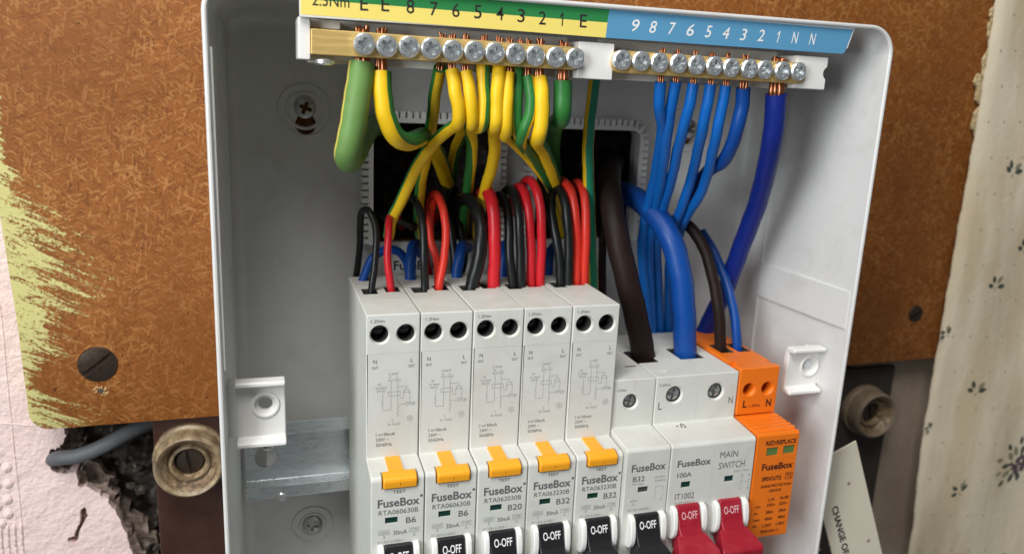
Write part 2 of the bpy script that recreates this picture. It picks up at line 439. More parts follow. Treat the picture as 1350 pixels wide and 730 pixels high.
# =================================================================== CHIPBOARD
BY = 74.0
q = NT('chipboard'); tc = q.n('TexCoord').outputs['Object']
vm = q.mm(); wob = q.noise(vm, .3, 3)
cols = []
for rot, s1, s2, off in ((0.35, .22, 1.0, 0), (1.45, .2, .9, 31), (2.45, .24, 1.1, 77)):
    warp = q.n('VectorMath', operation='ADD', ins={0: vm, 1: q.n('VectorMath', operation='SCALE', ins={0: q.n('TexNoise', ins={'Vector': vm, 'Scale': .09, 'Detail': 3}).outputs[1], 'Scale': 3.5}).outputs[0]}).outputs[0]
    mp = q.n('Mapping', ins={0: warp, 1: (off, 0, off*.7), 2: (0, rot, 0)})
    mp2 = q.n('Mapping', ins={0: mp.outputs[0], 3: (s1, .05, s2)})
    vo = q.n('TexVoronoi', ins={'Vector': mp2.outputs[0], 'Scale': 1.6, 'Randomness': 1.0})
    cols.append(q.n('SeparateColor', ins={0: vo.outputs['Color']}).outputs[0])
fine = q.math('MULTIPLY_ADD', q.noise(vm, 1.0, 6, .75), 1.6, -.3); blot = q.noise(vm, .26, 4, .65, 1.2); mid = q.noise(vm, .07, 4, .6)
val = q.math('ADD', q.math('MULTIPLY', blot, .36), q.math('ADD', q.math('MULTIPLY', fine, .42), q.math('MULTIPLY', mid, .22)))
col = q.ramp(val, [(.30, (.115, .038, .009)), (.43, (.205, .068, .014)), (.53, (.265, .092, .020)), (.63, (.325, .125, .031)), (.75, (.40, .18, .058))])
for cc, hi, lo in zip(cols, (.90, .92, .91), (.06, .05, .07)):
    col = q.mix(q.math('MULTIPLY', q.math('GREATER_THAN', cc, hi), q.math('MULTIPLY', fine, .9, clamp=True)), col, (.45, .215, .07))
    col = q.mix(q.math('MULTIPLY', q.math('LESS_THAN', cc, lo), .45), col, (.105, .033, .009))
chip = cols[0]
big = q.noise(vm, .018, 4, .6); col = q.mix(q.ramp(big, [(.38, (0, 0, 0)), (.64, (.62, .62, .62))]), col, (.175, .055, .011))
sp = q.n('TexVoronoi', ins={'Vector': vm, 'Scale': .12}); pit = q.ramp(sp.outputs['Distance'], [(0, (1, 1, 1)), (.045, (1, 1, 1)), (.07, (0, 0, 0))])
sp2 = q.n('TexVoronoi', ins={'Vector': vm, 'Scale': .33}); pit2 = q.math('MULTIPLY', q.math('LESS_THAN', sp2.outputs['Distance'], .13), q.math('GREATER_THAN', q.n('SeparateColor', ins={0: sp2.outputs['Color']}).outputs[0], .9))
col = q.mix(q.math('MULTIPLY', pit2, .8), col, (.05, .018, .006))
pitm = q.math('MULTIPLY', pit, q.math('GREATER_THAN', q.n('SeparateColor', ins={0: sp.outputs['Color']}).outputs[1], .72))
col = q.mix(q.math('MULTIPLY', pitm, .85), col, (.035, .014, .006))
xyz = q.n('SeparateXYZ', ins={0: vm}); X, Z = q.math('ADD', xyz.outputs[0], 90), q.math('ADD', xyz.outputs[2], -56.5)
d = q.math('SUBTRACT', X, -117)                         # mm from the left edge
def bump_z(z0, wd): # 1 at z0 falling to 0
    return q.math('SUBTRACT', 1.0, q.math('DIVIDE', q.math('ABSOLUTE', q.math('SUBTRACT', Z, z0)), wd), clamp=True)
L = q.math('MAXIMUM', q.math('MULTIPLY', bump_z(2, 44), 30), q.math('MULTIPLY', bump_z(-52, 14), 26))
L = q.math('MAXIMUM', L, q.math('MULTIPLY', bump_z(116, 26), 15)); L = q.math('ADD', L, 2.0)
st = q.n('Mapping', ins={0: q.n('Mapping', ins={0: vm, 2: (0, -.48, 0)}).outputs[0], 3: (.13, .2, .8)}); streak = q.noise(st.outputs[0], .40, 9, .8, .6)
cr = q.noise(vm, .8, 6, .7)
pv = q.math('ADD', q.math('SUBTRACT', 1.0, q.math('DIVIDE', d, L)), q.math('ADD', q.math('MULTIPLY', q.math('SUBTRACT', streak, .56), 6.0), q.math('MULTIPLY', q.math('SUBTRACT', cr, .5), 2.6)))
pm = q.ramp(pv, [(.0, (0, 0, 0)), (.22, (.35, .35, .35)), (.34, (1, 1, 1))])
col = q.mix(q.math('MULTIPLY', pm, .92), col, q.mix(cr, (.46, .44, .14), (.62, .58, .27)))
# pale scuffs
sc = q.ramp(q.noise(st.outputs[0], 1.1, 7, .7), [(0, (0, 0, 0)), (.66, (0, 0, 0)), (.72, (1, 1, 1))])
scz = q.math('MULTIPLY', sc, q.math('SUBTRACT', 1.0, q.math('DIVIDE', d, 42), clamp=True)); col = q.mix(q.math('MULTIPLY', scz, .8), col, (.62, .52, .33))
q.set(Base_Color=col, Roughness=q.math('MULTIPLY_ADD', fine, .3, .4), **{'Specular IOR Level': .18})
q.bump(q.math('ADD', val, q.math('MULTIPLY', pm, 1.0)), .4, .0010); M['chip'] = q.m
bl = at(40, 545, BY); br = at(1240, 470, BY); tl = at(0, 180, BY)
x0, x1 = bl.x-.6, at(1245, 440, BY).x+1.5
zb0, zb1 = at(110, 562, BY).z, at(1120, 480, BY).z
def cornered(x0, x1, z0l, z0r, z1, r, k=6):
    P = [(x0-3.5, z1)]
    P += [(x0-3.5+.6, 60), (x0-2.4, 20), (x0-.6, -20)]
    for i in range(k+1):
        a = math.pi+math.pi/2*i/k; P.append((x0+r+r*math.cos(a), z0l+r+r*math.sin(a)))
    P += [(x0+80, z0l+.15), (x0+160, z0l-.1)]
    for i in range(k+1):
        a = -math.pi/2+math.pi/2*i/k; P.append((x1-5.5+5.5*math.cos(a), z0r+5.5+5.5*math.sin(a)))
    P += [(x1, z1)]
    return P
hole = [(2, 8), (132, 8), (132, 68), (2, 68)]
bm = sheet([cornered(x0, x1, zb0, zb1, 160, 7), hole[::-1]], BY, BY+13)
board = thing('chipboard_panel', (90, BY, zb0), 'orange-brown chipboard backing panel with lime paint scraped on its left edge', 'board')
OFF = Vector((90, BY, zb0))
build('panel', bm, ['chip'], board, None, OFF, bevel=.7, seg=2, angle=35, weighted=False)
def slot_screw(parent, off, p, r, ang, mat, name='slotted_screw'):
    bm = bm_new(); lathe(bm, [(0, -1.2), (r*.6, -1.1), (r*.92, -.6), (r, .2), (r, 1)], (0, 0, 0), 'y', 32)
    c = bm_new(); box(c, -r*1.2, r*1.2, -3, -.1, -r*.13, r*.13)
    bmesh.ops.transform(c, matrix=Matrix.Rotation(math.radians(ang), 4, 'Y'), verts=list(c.verts))
    for b in (bm, c): bmesh.ops.translate(b, verts=list(b.verts), vec=p)
    return build(name, bm, [mat], parent, None, off, cut=[c], angle=35)
M['bronze'] = metal('tarnished_bronze', (.085, .060, .045), .42, .3, metallic=.8)
slot_screw(board, OFF, at(129, 480, BY), 7.2, -38, 'bronze'); slot_screw(board, OFF, at(1207, 413, BY), 4.6, -30, 'bronze')
# splintered old screw hole
bm = bm_new()
rr = random.Random(4); pc = at(133, 515, BY)
for k in range(26):
    a = rr.uniform(0, 6.28); r0 = rr.uniform(.9, 2.0); r1 = r0+rr.uniform(.3, 1.3)
    A = pc+Vector((math.cos(a)*r0, -.2, math.sin(a)*r0)); B = pc+Vector((math.cos(a+.3)*r1, -.05, math.sin(a+.3)*r1))
    tube(bm, [A, (A+B)/2+Vector((0, -.3, 0)), B], rr.uniform(.12, .25), 5, per=1)
q = NT('raw_wood_fibre'); q.set(Base_Color=q.mix(q.noise(q.mm(), .9, 4), (.36, .18, .06), (.55, .38, .18)), Roughness=.8); M['fibre'] = q.m
build('splinter', bm, ['fibre'], board, None, OFF)
bm = bm_new(); lathe(bm, [(0, -.12), (.8, -.12), (1.15, .1)], pc, 'y', 12); build('screw_hole', bm, ['cage'], board, None, OFF)

# =================================================================== OLD BAKELITE BLOCKS
q = NT('brown_bakelite'); v = q.mm(); n = q.noise(v, .1, 6, .7)
q.set(Base_Color=q.mix(n, (.028, .010, .006), (.055, .022, .014)), Roughness=q.math('MULTIPLY_ADD', n, .4, .2)); q.bump(n, .1, .001); M['bakelite'] = q.m
q = NT('stained_porcelain'); v = q.mm(); n = q.noise(v, .25, 7, .7); n2 = q.noise(v, .06, 4)
q.set(Base_Color=q.mix(q.ramp(n, [(.36, (0, 0, 0)), (.62, (1, 1, 1))]), (.32, .245, .14), q.mix(n2, (.055, .032, .018), (.20, .13, .07))), Roughness=.38); q.bump(n, .3, .001); M['porc'] = q.m
q = NT('grimy_porcelain'); v = q.mm(); n = q.noise(v, .2, 7, .7)
q.set(Base_Color=q.mix(n, (.09, .062, .038), (.28, .21, .135)), Roughness=.6); q.bump(n, .3, .001); M['porc2'] = q.m
q = NT('rust_stained_porcelain'); v = q.mm(); n = q.noise(v, .3, 7, .7)
q.set(Base_Color=q.ramp(n, [(.35, (.06, .035, .02)), (.52, (.20, .13, .07)), (.7, (.42, .33, .20))]), Roughness=.55); q.bump(n, .4, .001); M['rust'] = q.m
q = NT('dusty_bakelite'); v = q.mm(); n = q.noise(v, .1, 6, .7)
q.set(Base_Color=q.mix(n, (.016, .011, .008), (.05, .037, .028)), Roughness=.7); q.bump(n, .2, .001); M['bakelite2'] = q.m
def old_block(x0, x1, z0, z1, y0, y1, c, r, mats, label):
    t = thing('mounting_block', ((x0+x1)/2, y1, z0), label, 'block'); off = Vector(((x0+x1)/2, y1, z0))
    bm = bm_new(); box(bm, x0, x1, y0, y1, z0, z1); build('base_strip', bm, [mats[0]], t, None, off, bevel=.8, seg=3)
    bm = bm_new(); h = c.y-y0
    lathe(bm, [(r*1.06, .5), (r*1.06, h*.22), (r*.985, h*.30), (r, h*.75), (r*.97, h*.93), (r*.90, h), (r*.80, h*.92), (r*.72, h*.66), (r*.62, h*.55), (r*.56, h*.66), (r*.50, h*.68), (r*.45, h*.6), (r*.43, h*.12), (0, h*.12)], (c.x, y0, c.z), 'y', 48, [0, 0, 0, 0, 0, 0, 1, 1, 0, 0, 1, 1, 1])
    build('porcelain_ring', bm, [mats[1], mats[2]], t, None, off, angle=40)
    slot_screw(t, off, Vector((c.x, y0+h*.42, c.z)), r*.415, 78, 'bronze')
    return t
cl = at(248, 620, 64); xl = at(206, 640, 78).x
old_block(xl, xl+60, -150, -58.5, 78, 92, Vector((cl.x, 66, cl.z)), 13.4, ('bakelite', 'porc', 'rust'), 'glossy dark brown block with stained cream porcelain ring, left of the white box')
cr_ = at(1150, 545, 74)
old_block(at(1060, 600, 82).x, at(1180, 490, 82).x, -190, at(1150, 484, 82).z, 82, 94, Vector((cr_.x, 70, cr_.z)), 12.8, ('bakelite2', 'porc2', 'rust'), 'dusty dark block with grimy porcelain ring, right of the white box')
# timber batten
q = NT('old_timber'); st = q.mm(scale=(1, 1, .12)); n = q.noise(st, .35, 8, .7); n2 = q.noise(q.mm(), .06, 6, .7)
q.set(Base_Color=q.mix(n2, q.mix(n, (.10, .07, .046), (.27, .20, .14)), (.36, .29, .225)), Roughness=.8); q.bump(n, .5, .001); M['timber'] = q.m
xb0, xb1 = at(1100, 560, 90).x, at(1245, 560, 90).x+6
bm = bm_new()
prism(bm, [(xb0, 84.5), (xb1, 84.5), (xb1, 93), (xb0, 93)], -190, -50, 'z')
bmesh.ops.subdivide_edges(bm, edges=list(bm.edges), cuts=3)
o = build('timber_batten', bm, ['timber'], None, ((xb0+xb1)/2, 93, -190), ((xb0+xb1)/2, 93, -190), bevel=.8); tag(o, 'weathered grey-brown timber batten between the board and the flowered paper', 'batten')

# =================================================================== FLOWERED WALLPAPER
PY = 68.0
def surf(x, z): return PY+.7*math.sin(x*.11+z*.02)+.6*math.sin(x*.05-z*.04+1)+.15*math.sin(z*.17+x*.2)
q = NT('old_wallpaper'); v = q.mm(); n = q.noise(v, .03, 6, .65); n2 = q.noise(v, .25, 4); yl = q.noise(q.mm(scale=(1.6, 1, .35)), .025, 5, .6)
base = q.mix(n, (.60, .515, .375), (.70, .615, .465)); base = q.mix(q.math('MULTIPLY', q.ramp(yl, [(.44, (0, 0, 0)), (.62, (1, 1, 1))]), .5), base, (.42, .31, .17))
q.set(Base_Color=base, Roughness=.8); q.bump(q.math('ADD', n2, n), .12, .002); M['paper'] = q.m
edgep = [at(*p, PY) for p in ((1322, -60), (1315, 0), (1309, 40), (1303, 90), (1297, 130), (1288, 190), (1277, 250), (1262, 330), (1249, 410), (1240, 470), (1229, 540), (1217, 610), (1207, 690), (1198, 740), (1188, 800))]
def ex(z):
    for a, b in zip(edgep, edgep[1:]):
        if a.z >= z >= b.z: return a.x+(b.x-a.x)*(a.z-z)/(a.z-b.z)+.22*math.sin(z*.35)+.15*math.sin(z*.9)
    return edgep[0].x if z > edgep[0].z else edgep[-1].x
bm = bm_new(); g = {}
zs = [150-k*3.2 for k in range(108)]
for k, z in enumerate(zs):
    e = ex(z)
    for i in range(34):
        x = e+i*3.6; g[i, k] = bm.verts.new((x, surf(x, z)+(1.2 if i == 0 else 0), z))
for k in range(107):
    for i in range(33): bm.faces.new((g[i, k], g[i+1, k], g[i+1, k+1], g[i, k+1]))
ex_ = bmesh.ops.extrude_face_region(bm, geom=list(bm.faces))
bmesh.ops.translate(bm, verts=[a for a in ex_['geom'] if isinstance(a, bmesh.types.BMVert)], vec=(0, 1.0, 0))
bmesh.ops.recalc_face_normals(bm, faces=list(bm.faces))
paper = build('papered_wall', bm, ['paper'], angle=50); tag(paper, 'faded cream wallpaper with small dark flower sprigs at the right', None, None, 'structure')
M['leaf'] = plastic('printed_leaf', (.045, .056, .042), .8, .35, .5); M['leaf2'] = plastic('printed_pale_leaf', (.20, .19, .12), .8, .2)
M['bloom'] = plastic('printed_bloom', (.085, .055, .065), .8, .4, .5); M['dot'] = plastic('printed_dot', (.27, .23, .16), .8, .2)
def flat(bm, x, z, pts, mi):
    bm.faces.new([bm.verts.new((x+a, surf(x+a, z+b)-.18, z+b)) for a, b in pts]).material_index = mi
def leaf(bm, x, z, ang, ln, wd, mi):
    c, s_ = math.cos(ang), math.sin(ang)
    P = [(0, 0), (.3, .42), (.62, .44), (1, 0), (.65, -.36), (.3, -.34)]
    flat(bm, x, z, [((a*ln)*c-(b*wd)*s_, (a*ln)*s_+(b*wd)*c) for a, b in P], mi)
def sprig(px_, py_, a0=1.3, sc=1.0, n=4):
    p = at(px_, py_, PY); bm = bm_new()
    A = [.15, .75, 2.0, 2.75, 1.35]
    for k in range(n): al = A[k]+a0-1.3+random.uniform(-.15, .15); leaf(bm, p.x+math.cos(al)*.9*sc+(.5 if k < 2 else -.5), p.z+math.sin(al)*.9*sc+(1.2 if k in (1, 2) else 0), al, (5.8-.5*k)*sc, 3.0*sc, 0 if k != 1 else 1)
    leaf(bm, p.x, p.z, a0-1.3-1.4, 2.4*sc, .6*sc, 0)
    build('printed_sprig', bm, ['leaf', 'leaf2'], paper)
for s_ in ((1334, 228, 1.2, 1.05), (1311, 378, 1.3, 1.0), (1285, 516, 1.2, 1.1), (1263, 648, 1.9, 1.0), (1248, 442, 2.3, .75), (1318, 742, 1.5, 1.0), (1228, 566, 2.8, .6), (1352, 330, 1.2, 1)): sprig(*s_)
bm = bm_new(); rr = random.Random(2); pf = at(1342, 612, PY)
for k in range(46):
    a = rr.uniform(0, 6.28); r0 = rr.uniform(0, 4.6); leaf(bm, pf.x+math.cos(a)*r0, pf.z+math.sin(a)*r0, a+rr.uniform(-.8, .8), rr.uniform(2.2, 3.6), rr.uniform(2.0, 3.0), 2)
for a_, r0, ln, wd in ((2.5, 5.5, 7, 4.2), (1.9, 6, 7, 4.0), (3.1, 6, 6.5, 3.8), (3.7, 5.5, 7, 4.2), (4.3, 5.5, 7, 4.2), (5.0, 5, 6.5, 3.8), (1.3, 6, 6.5, 3.6), (2.2, 12, 5.4, 3.4), (2.8, 12.5, 6, 3.4), (3.4, 12, 5, 3.0), (4.0, 12, 5.6, 3.4), (1.6, 12.5, 5.6, 3.2)):
    leaf(bm, pf.x+math.cos(a_)*r0, pf.z+math.sin(a_)*r0, a_+rr.uniform(-.3, .3), ln, wd, 0 if rr.random() < .75 else 1)
build('printed_bouquet', bm, ['leaf', 'leaf2', 'bloom'], paper)
bm = bm_new()
for k in range(16):
    for i in range(5):
        px_ = 1314-k*7.6+i*22+(11 if k % 2 else 0); py_ = 20+k*47
        p = at(px_, py_, PY)
        if p.x < ex(p.z)+2: continue
        flat(bm, p.x, p.z, [(.55*math.cos(q_), .55*math.sin(q_)) for q_ in (0, 1.05, 2.1, 3.14, 4.19, 5.24)], 0)
build('printed_dots', bm, ['dot'], paper)
q = NT('torn_cream_paper'); v = q.mm(); n = q.noise(v, .5, 6, .7)
q.set(Base_Color=q.ramp(n, [(.35, (.30, .20, .09)), (.5, (.58, .45, .24)), (.7, (.68, .58, .38))]), Roughness=.85); q.bump(n, .6, .002); M['torn'] = q.m
for k, (L_, sd) in enumerate((([(1316, 2), (1306, 14), (1307, 26), (1303, 34), (1304, 58), (1312, 52), (1318, 20)], 1), ([(1306, 54), (1303, 66), (1296, 78), (1295, 100), (1301, 112), (1308, 80)], 2), ([(1290, 97), (1284, 108), (1288, 116), (1286, 132), (1294, 140), (1297, 112)], 3), ([(1292, 140), (1284, 150), (1281, 166), (1285, 178), (1291, 182), (1298, 150)], 4))):
    L2 = jag(pxs(L_+[L_[0]], 72.5), 4, .45, sd)[:-1]
    build('torn_paper_layer', sheet([L2], 71.8, 73.4), ['torn'], paper, angle=20)

# card
q = NT('aged_card'); v = q.mm(); n = q.noise(v, .06, 6, .6); q.set(Base_Color=q.mix(n, (.60, .54, .43), (.70, .64, .52)), Roughness=.7); q.bump(n, .1, .001); M['card'] = q.m
CY = 8
A, B = at(1129, 581, CY), at(1163, 728, CY); ux = (A-B).normalized(); ux.y = 0; side = Vector((ux.z, 0, -ux.x))   # side points right
D = B-ux*60
card = thing('printed_card', D, 'cream paper card printed CHANGE OF, tucked behind the right side of the box', 'card')
bm = bm_new(); vs_ = [A, A-side*24, D-side*24, D]
prism(bm, [(p.x, p.z) for p in vs_], CY, CY+.8, 'y'); build('card_sheet', bm, ['card'], card, None, D, bevel=.15)
down = -ux
def card_text(bm, body, px_, py_, ln, h, bold):
    p = at(px_, py_, CY); m = Matrix(((down.x, 0, -down.z, p.x), (0, 1, 0, CY-.1), (down.z, 0, down.x, p.z), (0, 0, 0, 1)))
    v, f, asp = glyphs(body, bold); text(bm, body, 0, ln, 0, h, 0, bold, mat=m)
bm = bm_new(); card_text(bm, 'CHANGE OF T', 1096, 669, 31, 3.2, .03); card_text(bm, 'record the c', 1082, 690, 21, 1.8, 0)
build('card_lettering', bm, ['pblack'], card, None, D)
for p_ in ((1119, 637), (1145, 712), (1080, 724)):
    bm = bm_new(); p = at(*p_, CY); lathe(bm, [(0, -.08), (.7, -.08), (.9, -.05)], p, 'y', 8)
    build('stain_spot', bm, ['dot'], card, None, D)

# =================================================================== CONSUMER UNIT BOX
YF, YB = -4.0, 70.0
X0, X1, Z0, Z1 = -44.9, 186.9, -150.0, 99.3
def rrect(x0, x1, z0, z1, r, k=8):
    P = []
    for cx, cz, a0 in ((x1-r, z1-r, 0), (x0+r, z1-r, 90), (x0+r, z0+r, 180), (x1-r, z0+r, 270)):
        for i in range(k+1):
            a = math.radians(a0+90*i/k); P.append((cx+r*math.cos(a), cz+r*math.sin(a)))
    return P
UO = Vector((71, YB+3, Z0))
unit = thing('consumer_unit', UO, 'open white plastic consumer unit box fixed to the chipboard', 'fuse box')
bm = bm_new(); rings = []
def ring(ins_l, ins_r, ins_t, ins_b, r, y): rings.append([bm.verts.new((a, y, b)) for a, b in rrect(X0+ins_l, X1-ins_r, Z0+ins_b, Z1-ins_t, r)])
ring(3.5, 6.0, 4, 4, 8, 73.4)
ring(3.2, 5.7, 3.7, 4, 9, 72.8)
ring(.2, .3, .2, 0, 10, 0)
ring(0, 0, 0, 0, 10, YF+.7); ring(.3, .3, .3, .3, 9.7, YF+.15); ring(.7, .7, .7, .7, 9.4, YF); ring(1.2, 1.2, 1.1, 1.2, 9, YF+.1); ring(1.6, 1.6, 1.45, 1.6, 8.6, YF+.6)
ring(1.75, 1.8, 1.5, 2, 8.5, 4)
ring(4.0, 6.6, 5.2, 5, 7.5, YB-4.5)
for i in range(1, 6):
    a = math.pi/2*i/5; e = 4.2*(1-math.cos(a)); ring(4.2+e, 6.8+e, 5.4+e, 5.2+e, 7.3, YB-4.2*(1-math.sin(a)))
n = len(rings[0])
for a, b in zip(rings, rings[1:]):
    for i in range(n): bm.faces.new((a[i], a[(i+1) % n], b[(i+1) % n], b[i]))
bm.faces.new(rings[0]); bm.faces.new(rings[-1]); bmesh.ops.recalc_face_normals(bm, faces=list(bm.faces))
cuts = []
def P70(px_, py_): p = at(px_, py_, YB); return p.x, p.z
oz = P70(520, 319)[1]
o1 = (P70(490, 200)[0], P70(651, 200)[0], oz, P70(560, 162)[1]); o2 = (P70(704, 200)[0], P70(836, 200)[0], oz, P70(780, 170)[1])
for a in (o1, o2):
    c = bm_new(); prism(c, rrect(a[0], a[1], a[2], a[3], 3.2, 5), YB-3, YB+8, 'y'); cuts.append(c)
def keyhole(px_, py_, up):
    x, z = P70(px_, py_); c = bm_new(); L_ = []
    for i in range(9): a = math.pi*i/8; L_.append((x+2.2*math.cos(a), z+5+2.2*math.sin(a)))
    for i in range(13):
        a = math.radians(140+260*i/12); L_.append((x+3.9*math.cos(a), z-1.2+3.9*math.sin(a)))
    prism(c, L_, YB-3, YB+8, 'y'); return c
cuts.append(keyhole(403, 160, 1)); cuts.append(keyhole(906, 178, 1))
shell = build('enclosure', bm, ['shell'], unit, None, UO, cut=cuts, angle=24, weighted=True)
def part(name, bm, mats, bevel=0, parent=None, **k): return build(name, bm, mats, parent or unit, None, UO, bevel=bevel, **k)
# moulded bosses (raised rings) around the mounting screws
for px_, py_, r1, r2 in ((402, 146, 9.6, 6.6), (412, 691, 8.2, 5.2), (906, 172, 9.6, 6.6)):
    x, z = P70(px_, py_); bm = bm_new()
    for r_ in (r1, r2):
        lathe(bm, [(r_-.7, .2), (r_-.35, -.55), (r_+.35, -.55), (r_+.7, .2)], (x, YB, z), 'y', 48)
    part('moulded_boss', bm, ['shell'])
def cross_head(r, depth=.9, thick=1.6, name='screw', dome=.3, cx=1.0, mat='zinc'):
    bm = bm_new(); lathe(bm, [(0, -thick-dome), (r*.5, -thick-dome*.8), (r*.86, -thick-.05), (r, -thick+.35), (r, 0), (0, 0)], seg=32)
    cs = []
    for a in (0, 90):
        c = bm_new(); box(c, -r*.62*cx, r*.62*cx, -thick-3, -thick+depth, -r*.19, r*.19); bmesh.ops.transform(c, matrix=Matrix.Rotation(math.radians(a), 4, 'Y'), verts=list(c.verts)); cs.append(c)
    for a in (45, 135):
        c = bm_new(); box(c, -r*.85, r*.85, -thick-3, -thick+.06, -r*.05, r*.05); bmesh.ops.transform(c, matrix=Matrix.Rotation(math.radians(a), 4, 'Y'), verts=list(c.verts)); cs.append(c)
    o = build(name, bm, [mat], None, cut=cs, angle=32); me = o.data; bpy.data.objects.remove(o); return me
ME_SCREW = cross_head(3.15, 1.4, 2.0); ME_FIX = cross_head(4.0, 1.7, 1.2, dome=.5, mat='steel')
def put(name, me, p, parent, off, rot=None, axis='Y'):
    o = bpy.data.objects.new(name, me); C.objects.link(o); o.parent = parent; o.location = (Vector(p)-Vector(off))*S
    if rot is not None: o.rotation_euler = (0, math.radians(rot), 0)
    return o
x, z = P70(402, 142); put('mounting_screw', ME_FIX, (x, YB, z), unit, UO, 22)
x, z = P70(412, 690); put('mounting_screw', ME_FIX, (x, YB, z), unit, UO, 12)
x, z = P70(907, 170); put('mounting_screw', ME_FIX, (x, YB, z), unit, UO, 40)
# toothed cable entry strips round the openings (teeth a few pixels each)
def teeth(pts, wd, pitch, flip=1):
    bm = bm_new()
    for a, b in zip(pts, pts[1:]):
        a = Vector((a[0], 0, a[1])); b = Vector((b[0], 0, b[1])); L_ = (b-a).length; d = (b-a)/L_; nn = Vector((-d.z, 0, d.x))*flip
        m = Matrix(((d.x, 0, nn.x, a.x), (0, 1, 0, 0), (d.z, 0, nn.z, a.z), (0, 0, 0, 1)))
        box(bm, 0, L_, YB-5.2, YB+.2, .0, wd*.42, mat=m)
        k = max(1, int(L_/pitch))
        for i in range(k):
            s0 = i*L_/k; box(bm, s0+.42, s0+L_/k-.42, YB-4.6, YB+.2, wd*.42-.05, wd, mat=m)
    return bm
ins = .2
corner = [(o2[1]-3.2*(1-math.sin(math.radians(a))), o2[3]-3.2*(1-math.cos(math.radians(a)))) for a in (0, 30, 60, 90)]
for pts in ([(o1[0], o1[2]), (o1[0], o1[3]-2), (o1[0]+2, o1[3]), (o1[1]-2, o1[3]), (o1[1], o1[3]-2), (o1[1], o1[2])],
            [(o2[0], o2[2]), (o2[0], o2[3]-2), (o2[0]+2, o2[3])] + corner + [(o2[1], o2[2])]):
    tag(part('toothed_grommet', teeth(pts, 4.3, 2.6), ['grommet']), kind='stuff')
# rating sticker on the back
bm = bm_new(); p0 = at(505, 336, YB); p1 = at(640, 372, YB); quad(bm, p0.x, p1.x, p1.z-14, p0.z, YB-.12); st_ = part('rating_sticker', bm, ['pwhite'])
bm = bm_new(); p = at(519, 356, YB); text(bm, 'FuseBox', p.x, None, p.z, p.z+3.9, YB-.22, .02); text(bm, '2024', p.x+1.5, None, p.z-6, p.z-3, YB-.22, .01); build('sticker_lettering', bm, ['pblack'], st_, None, UO)
# thickened lower side panels (hinge pads) on both side walls: raised bands on the inner face
def wall_x(side, y): # inner face of side wall at depth y
    t = (y-4)/(YB-8.5-4)
    return (X1-1.8-(4.8*t)) if side > 0 else (X0+1.75+2.25*t)
for side, zt, zb in ((1, 1.5, -13.5), (-1, -6, -150)):
    if side < 0: continue
    bm = bm_new(); ya, yb_ = YF+2, 50
    V8 = []
    for y in (ya, yb_):
        for z in (zt, zb):
            for dx in (-.75, .6): V8.append(bm.verts.new((wall_x(side, y)+side*dx, y, z)))
    for f in ((0, 1, 3, 2), (4, 6, 7, 5), (0, 4, 5, 1), (2, 3, 7, 6), (0, 2, 6, 4), (1, 5, 7, 3)): bm.faces.new([V8[i] for i in f])
    bmesh.ops.recalc_face_normals(bm, faces=list(bm.faces)); part('raised_band', bm, ['shell'], .25)
# lip inside the right wall and the ribs in the left wall
bm = bm_new()
for y_, wd in ((30, .8), (38, .8), (46, .6)):
    x_ = wall_x(-1, y_); box(bm, x_-.4, x_+.8, y_, y_+wd, 8, 89)
part('moulded_rib', bm, ['shell'], .15)
bm = bm_new(); x_ = wall_x(1, 50); box(bm, x_-.7, x_+.4, 50, 51, -140, 84); part('moulded_rib', bm, ['shell'], .15)
bm = bm_new(); box(bm, X0+1.3, X0+2.5, YF+1.2, 16, -15, 80); part('rim_lip', bm, ['shell'], .35)
# cover fixing tabs
def tab(x0, x1, z0, z1, y, hx, hz, wallside):
    bm = bm_new()
    prism(bm, [(y, z1), (y-5, z1), (y-5, z1-1.6), (y-1.5, z1-2.4), (y-1.5, z0+2.4), (y-5, z0+1.6), (y-5, z0), (y, z0), (y+1.2, z0+3), (y+1.2, z1-3)][::1], x0, x1, 'x')
    c = bm_new(); lathe(c, [(0, -6), (3.4, -6), (3.4, y-.7-0), (2.3, y-.2), (2.3, y+5), (0, y+5)], (hx, 0, hz), 'y', 28)
    o = part('fixing_tab', bm, ['tab'], .5, cut=[c], seg=3, angle=35)
    bm = bm_new(); lathe(bm, [(3.3, y-1.2), (3.7, y-2.0), (4.3, y-2.0), (4.7, y-1.3)], (hx, 0, hz), 'y', 32); build('hole_rim', bm, ['tab'], o, None, UO)
    bm = bm_new()
    if wallside < 0: box(bm, wall_x(-1, y)-1, x0+.5, y-1.2, y+8, z0+2.5, z1-2.5)
    else: box(bm, x1-.5, wall_x(1, y)+1, y-1.2, y+8, z0+2.5, z1-2.5)
    build('tab_neck', bm, ['tab'], o, None, UO, bevel=.4)
    return o
pa, pb = at(309, 505, 6), at(378, 585, 6); ph = at(350, 534, 8)
tab(pa.x, pb.x, pb.z, pa.z, 10, ph.x, ph.z, -1)
pa, pb = at(1046, 462, 6), at(1100, 515, 6); ph = at(1068, 483, 8)
t_ = tab(pa.x, min(pb.x, 184), pb.z, pa.z+.5, 10, ph.x, ph.z, 1)
bm = bm_new(); lathe(bm, [(0, 9.4), (1.9, 9.4), (2.6, 9.9), (2.6, 12)], (ph.x, 0, ph.z), 'y', 20); build('tab_screw', bm, ['zinc'], t_, None, UO)

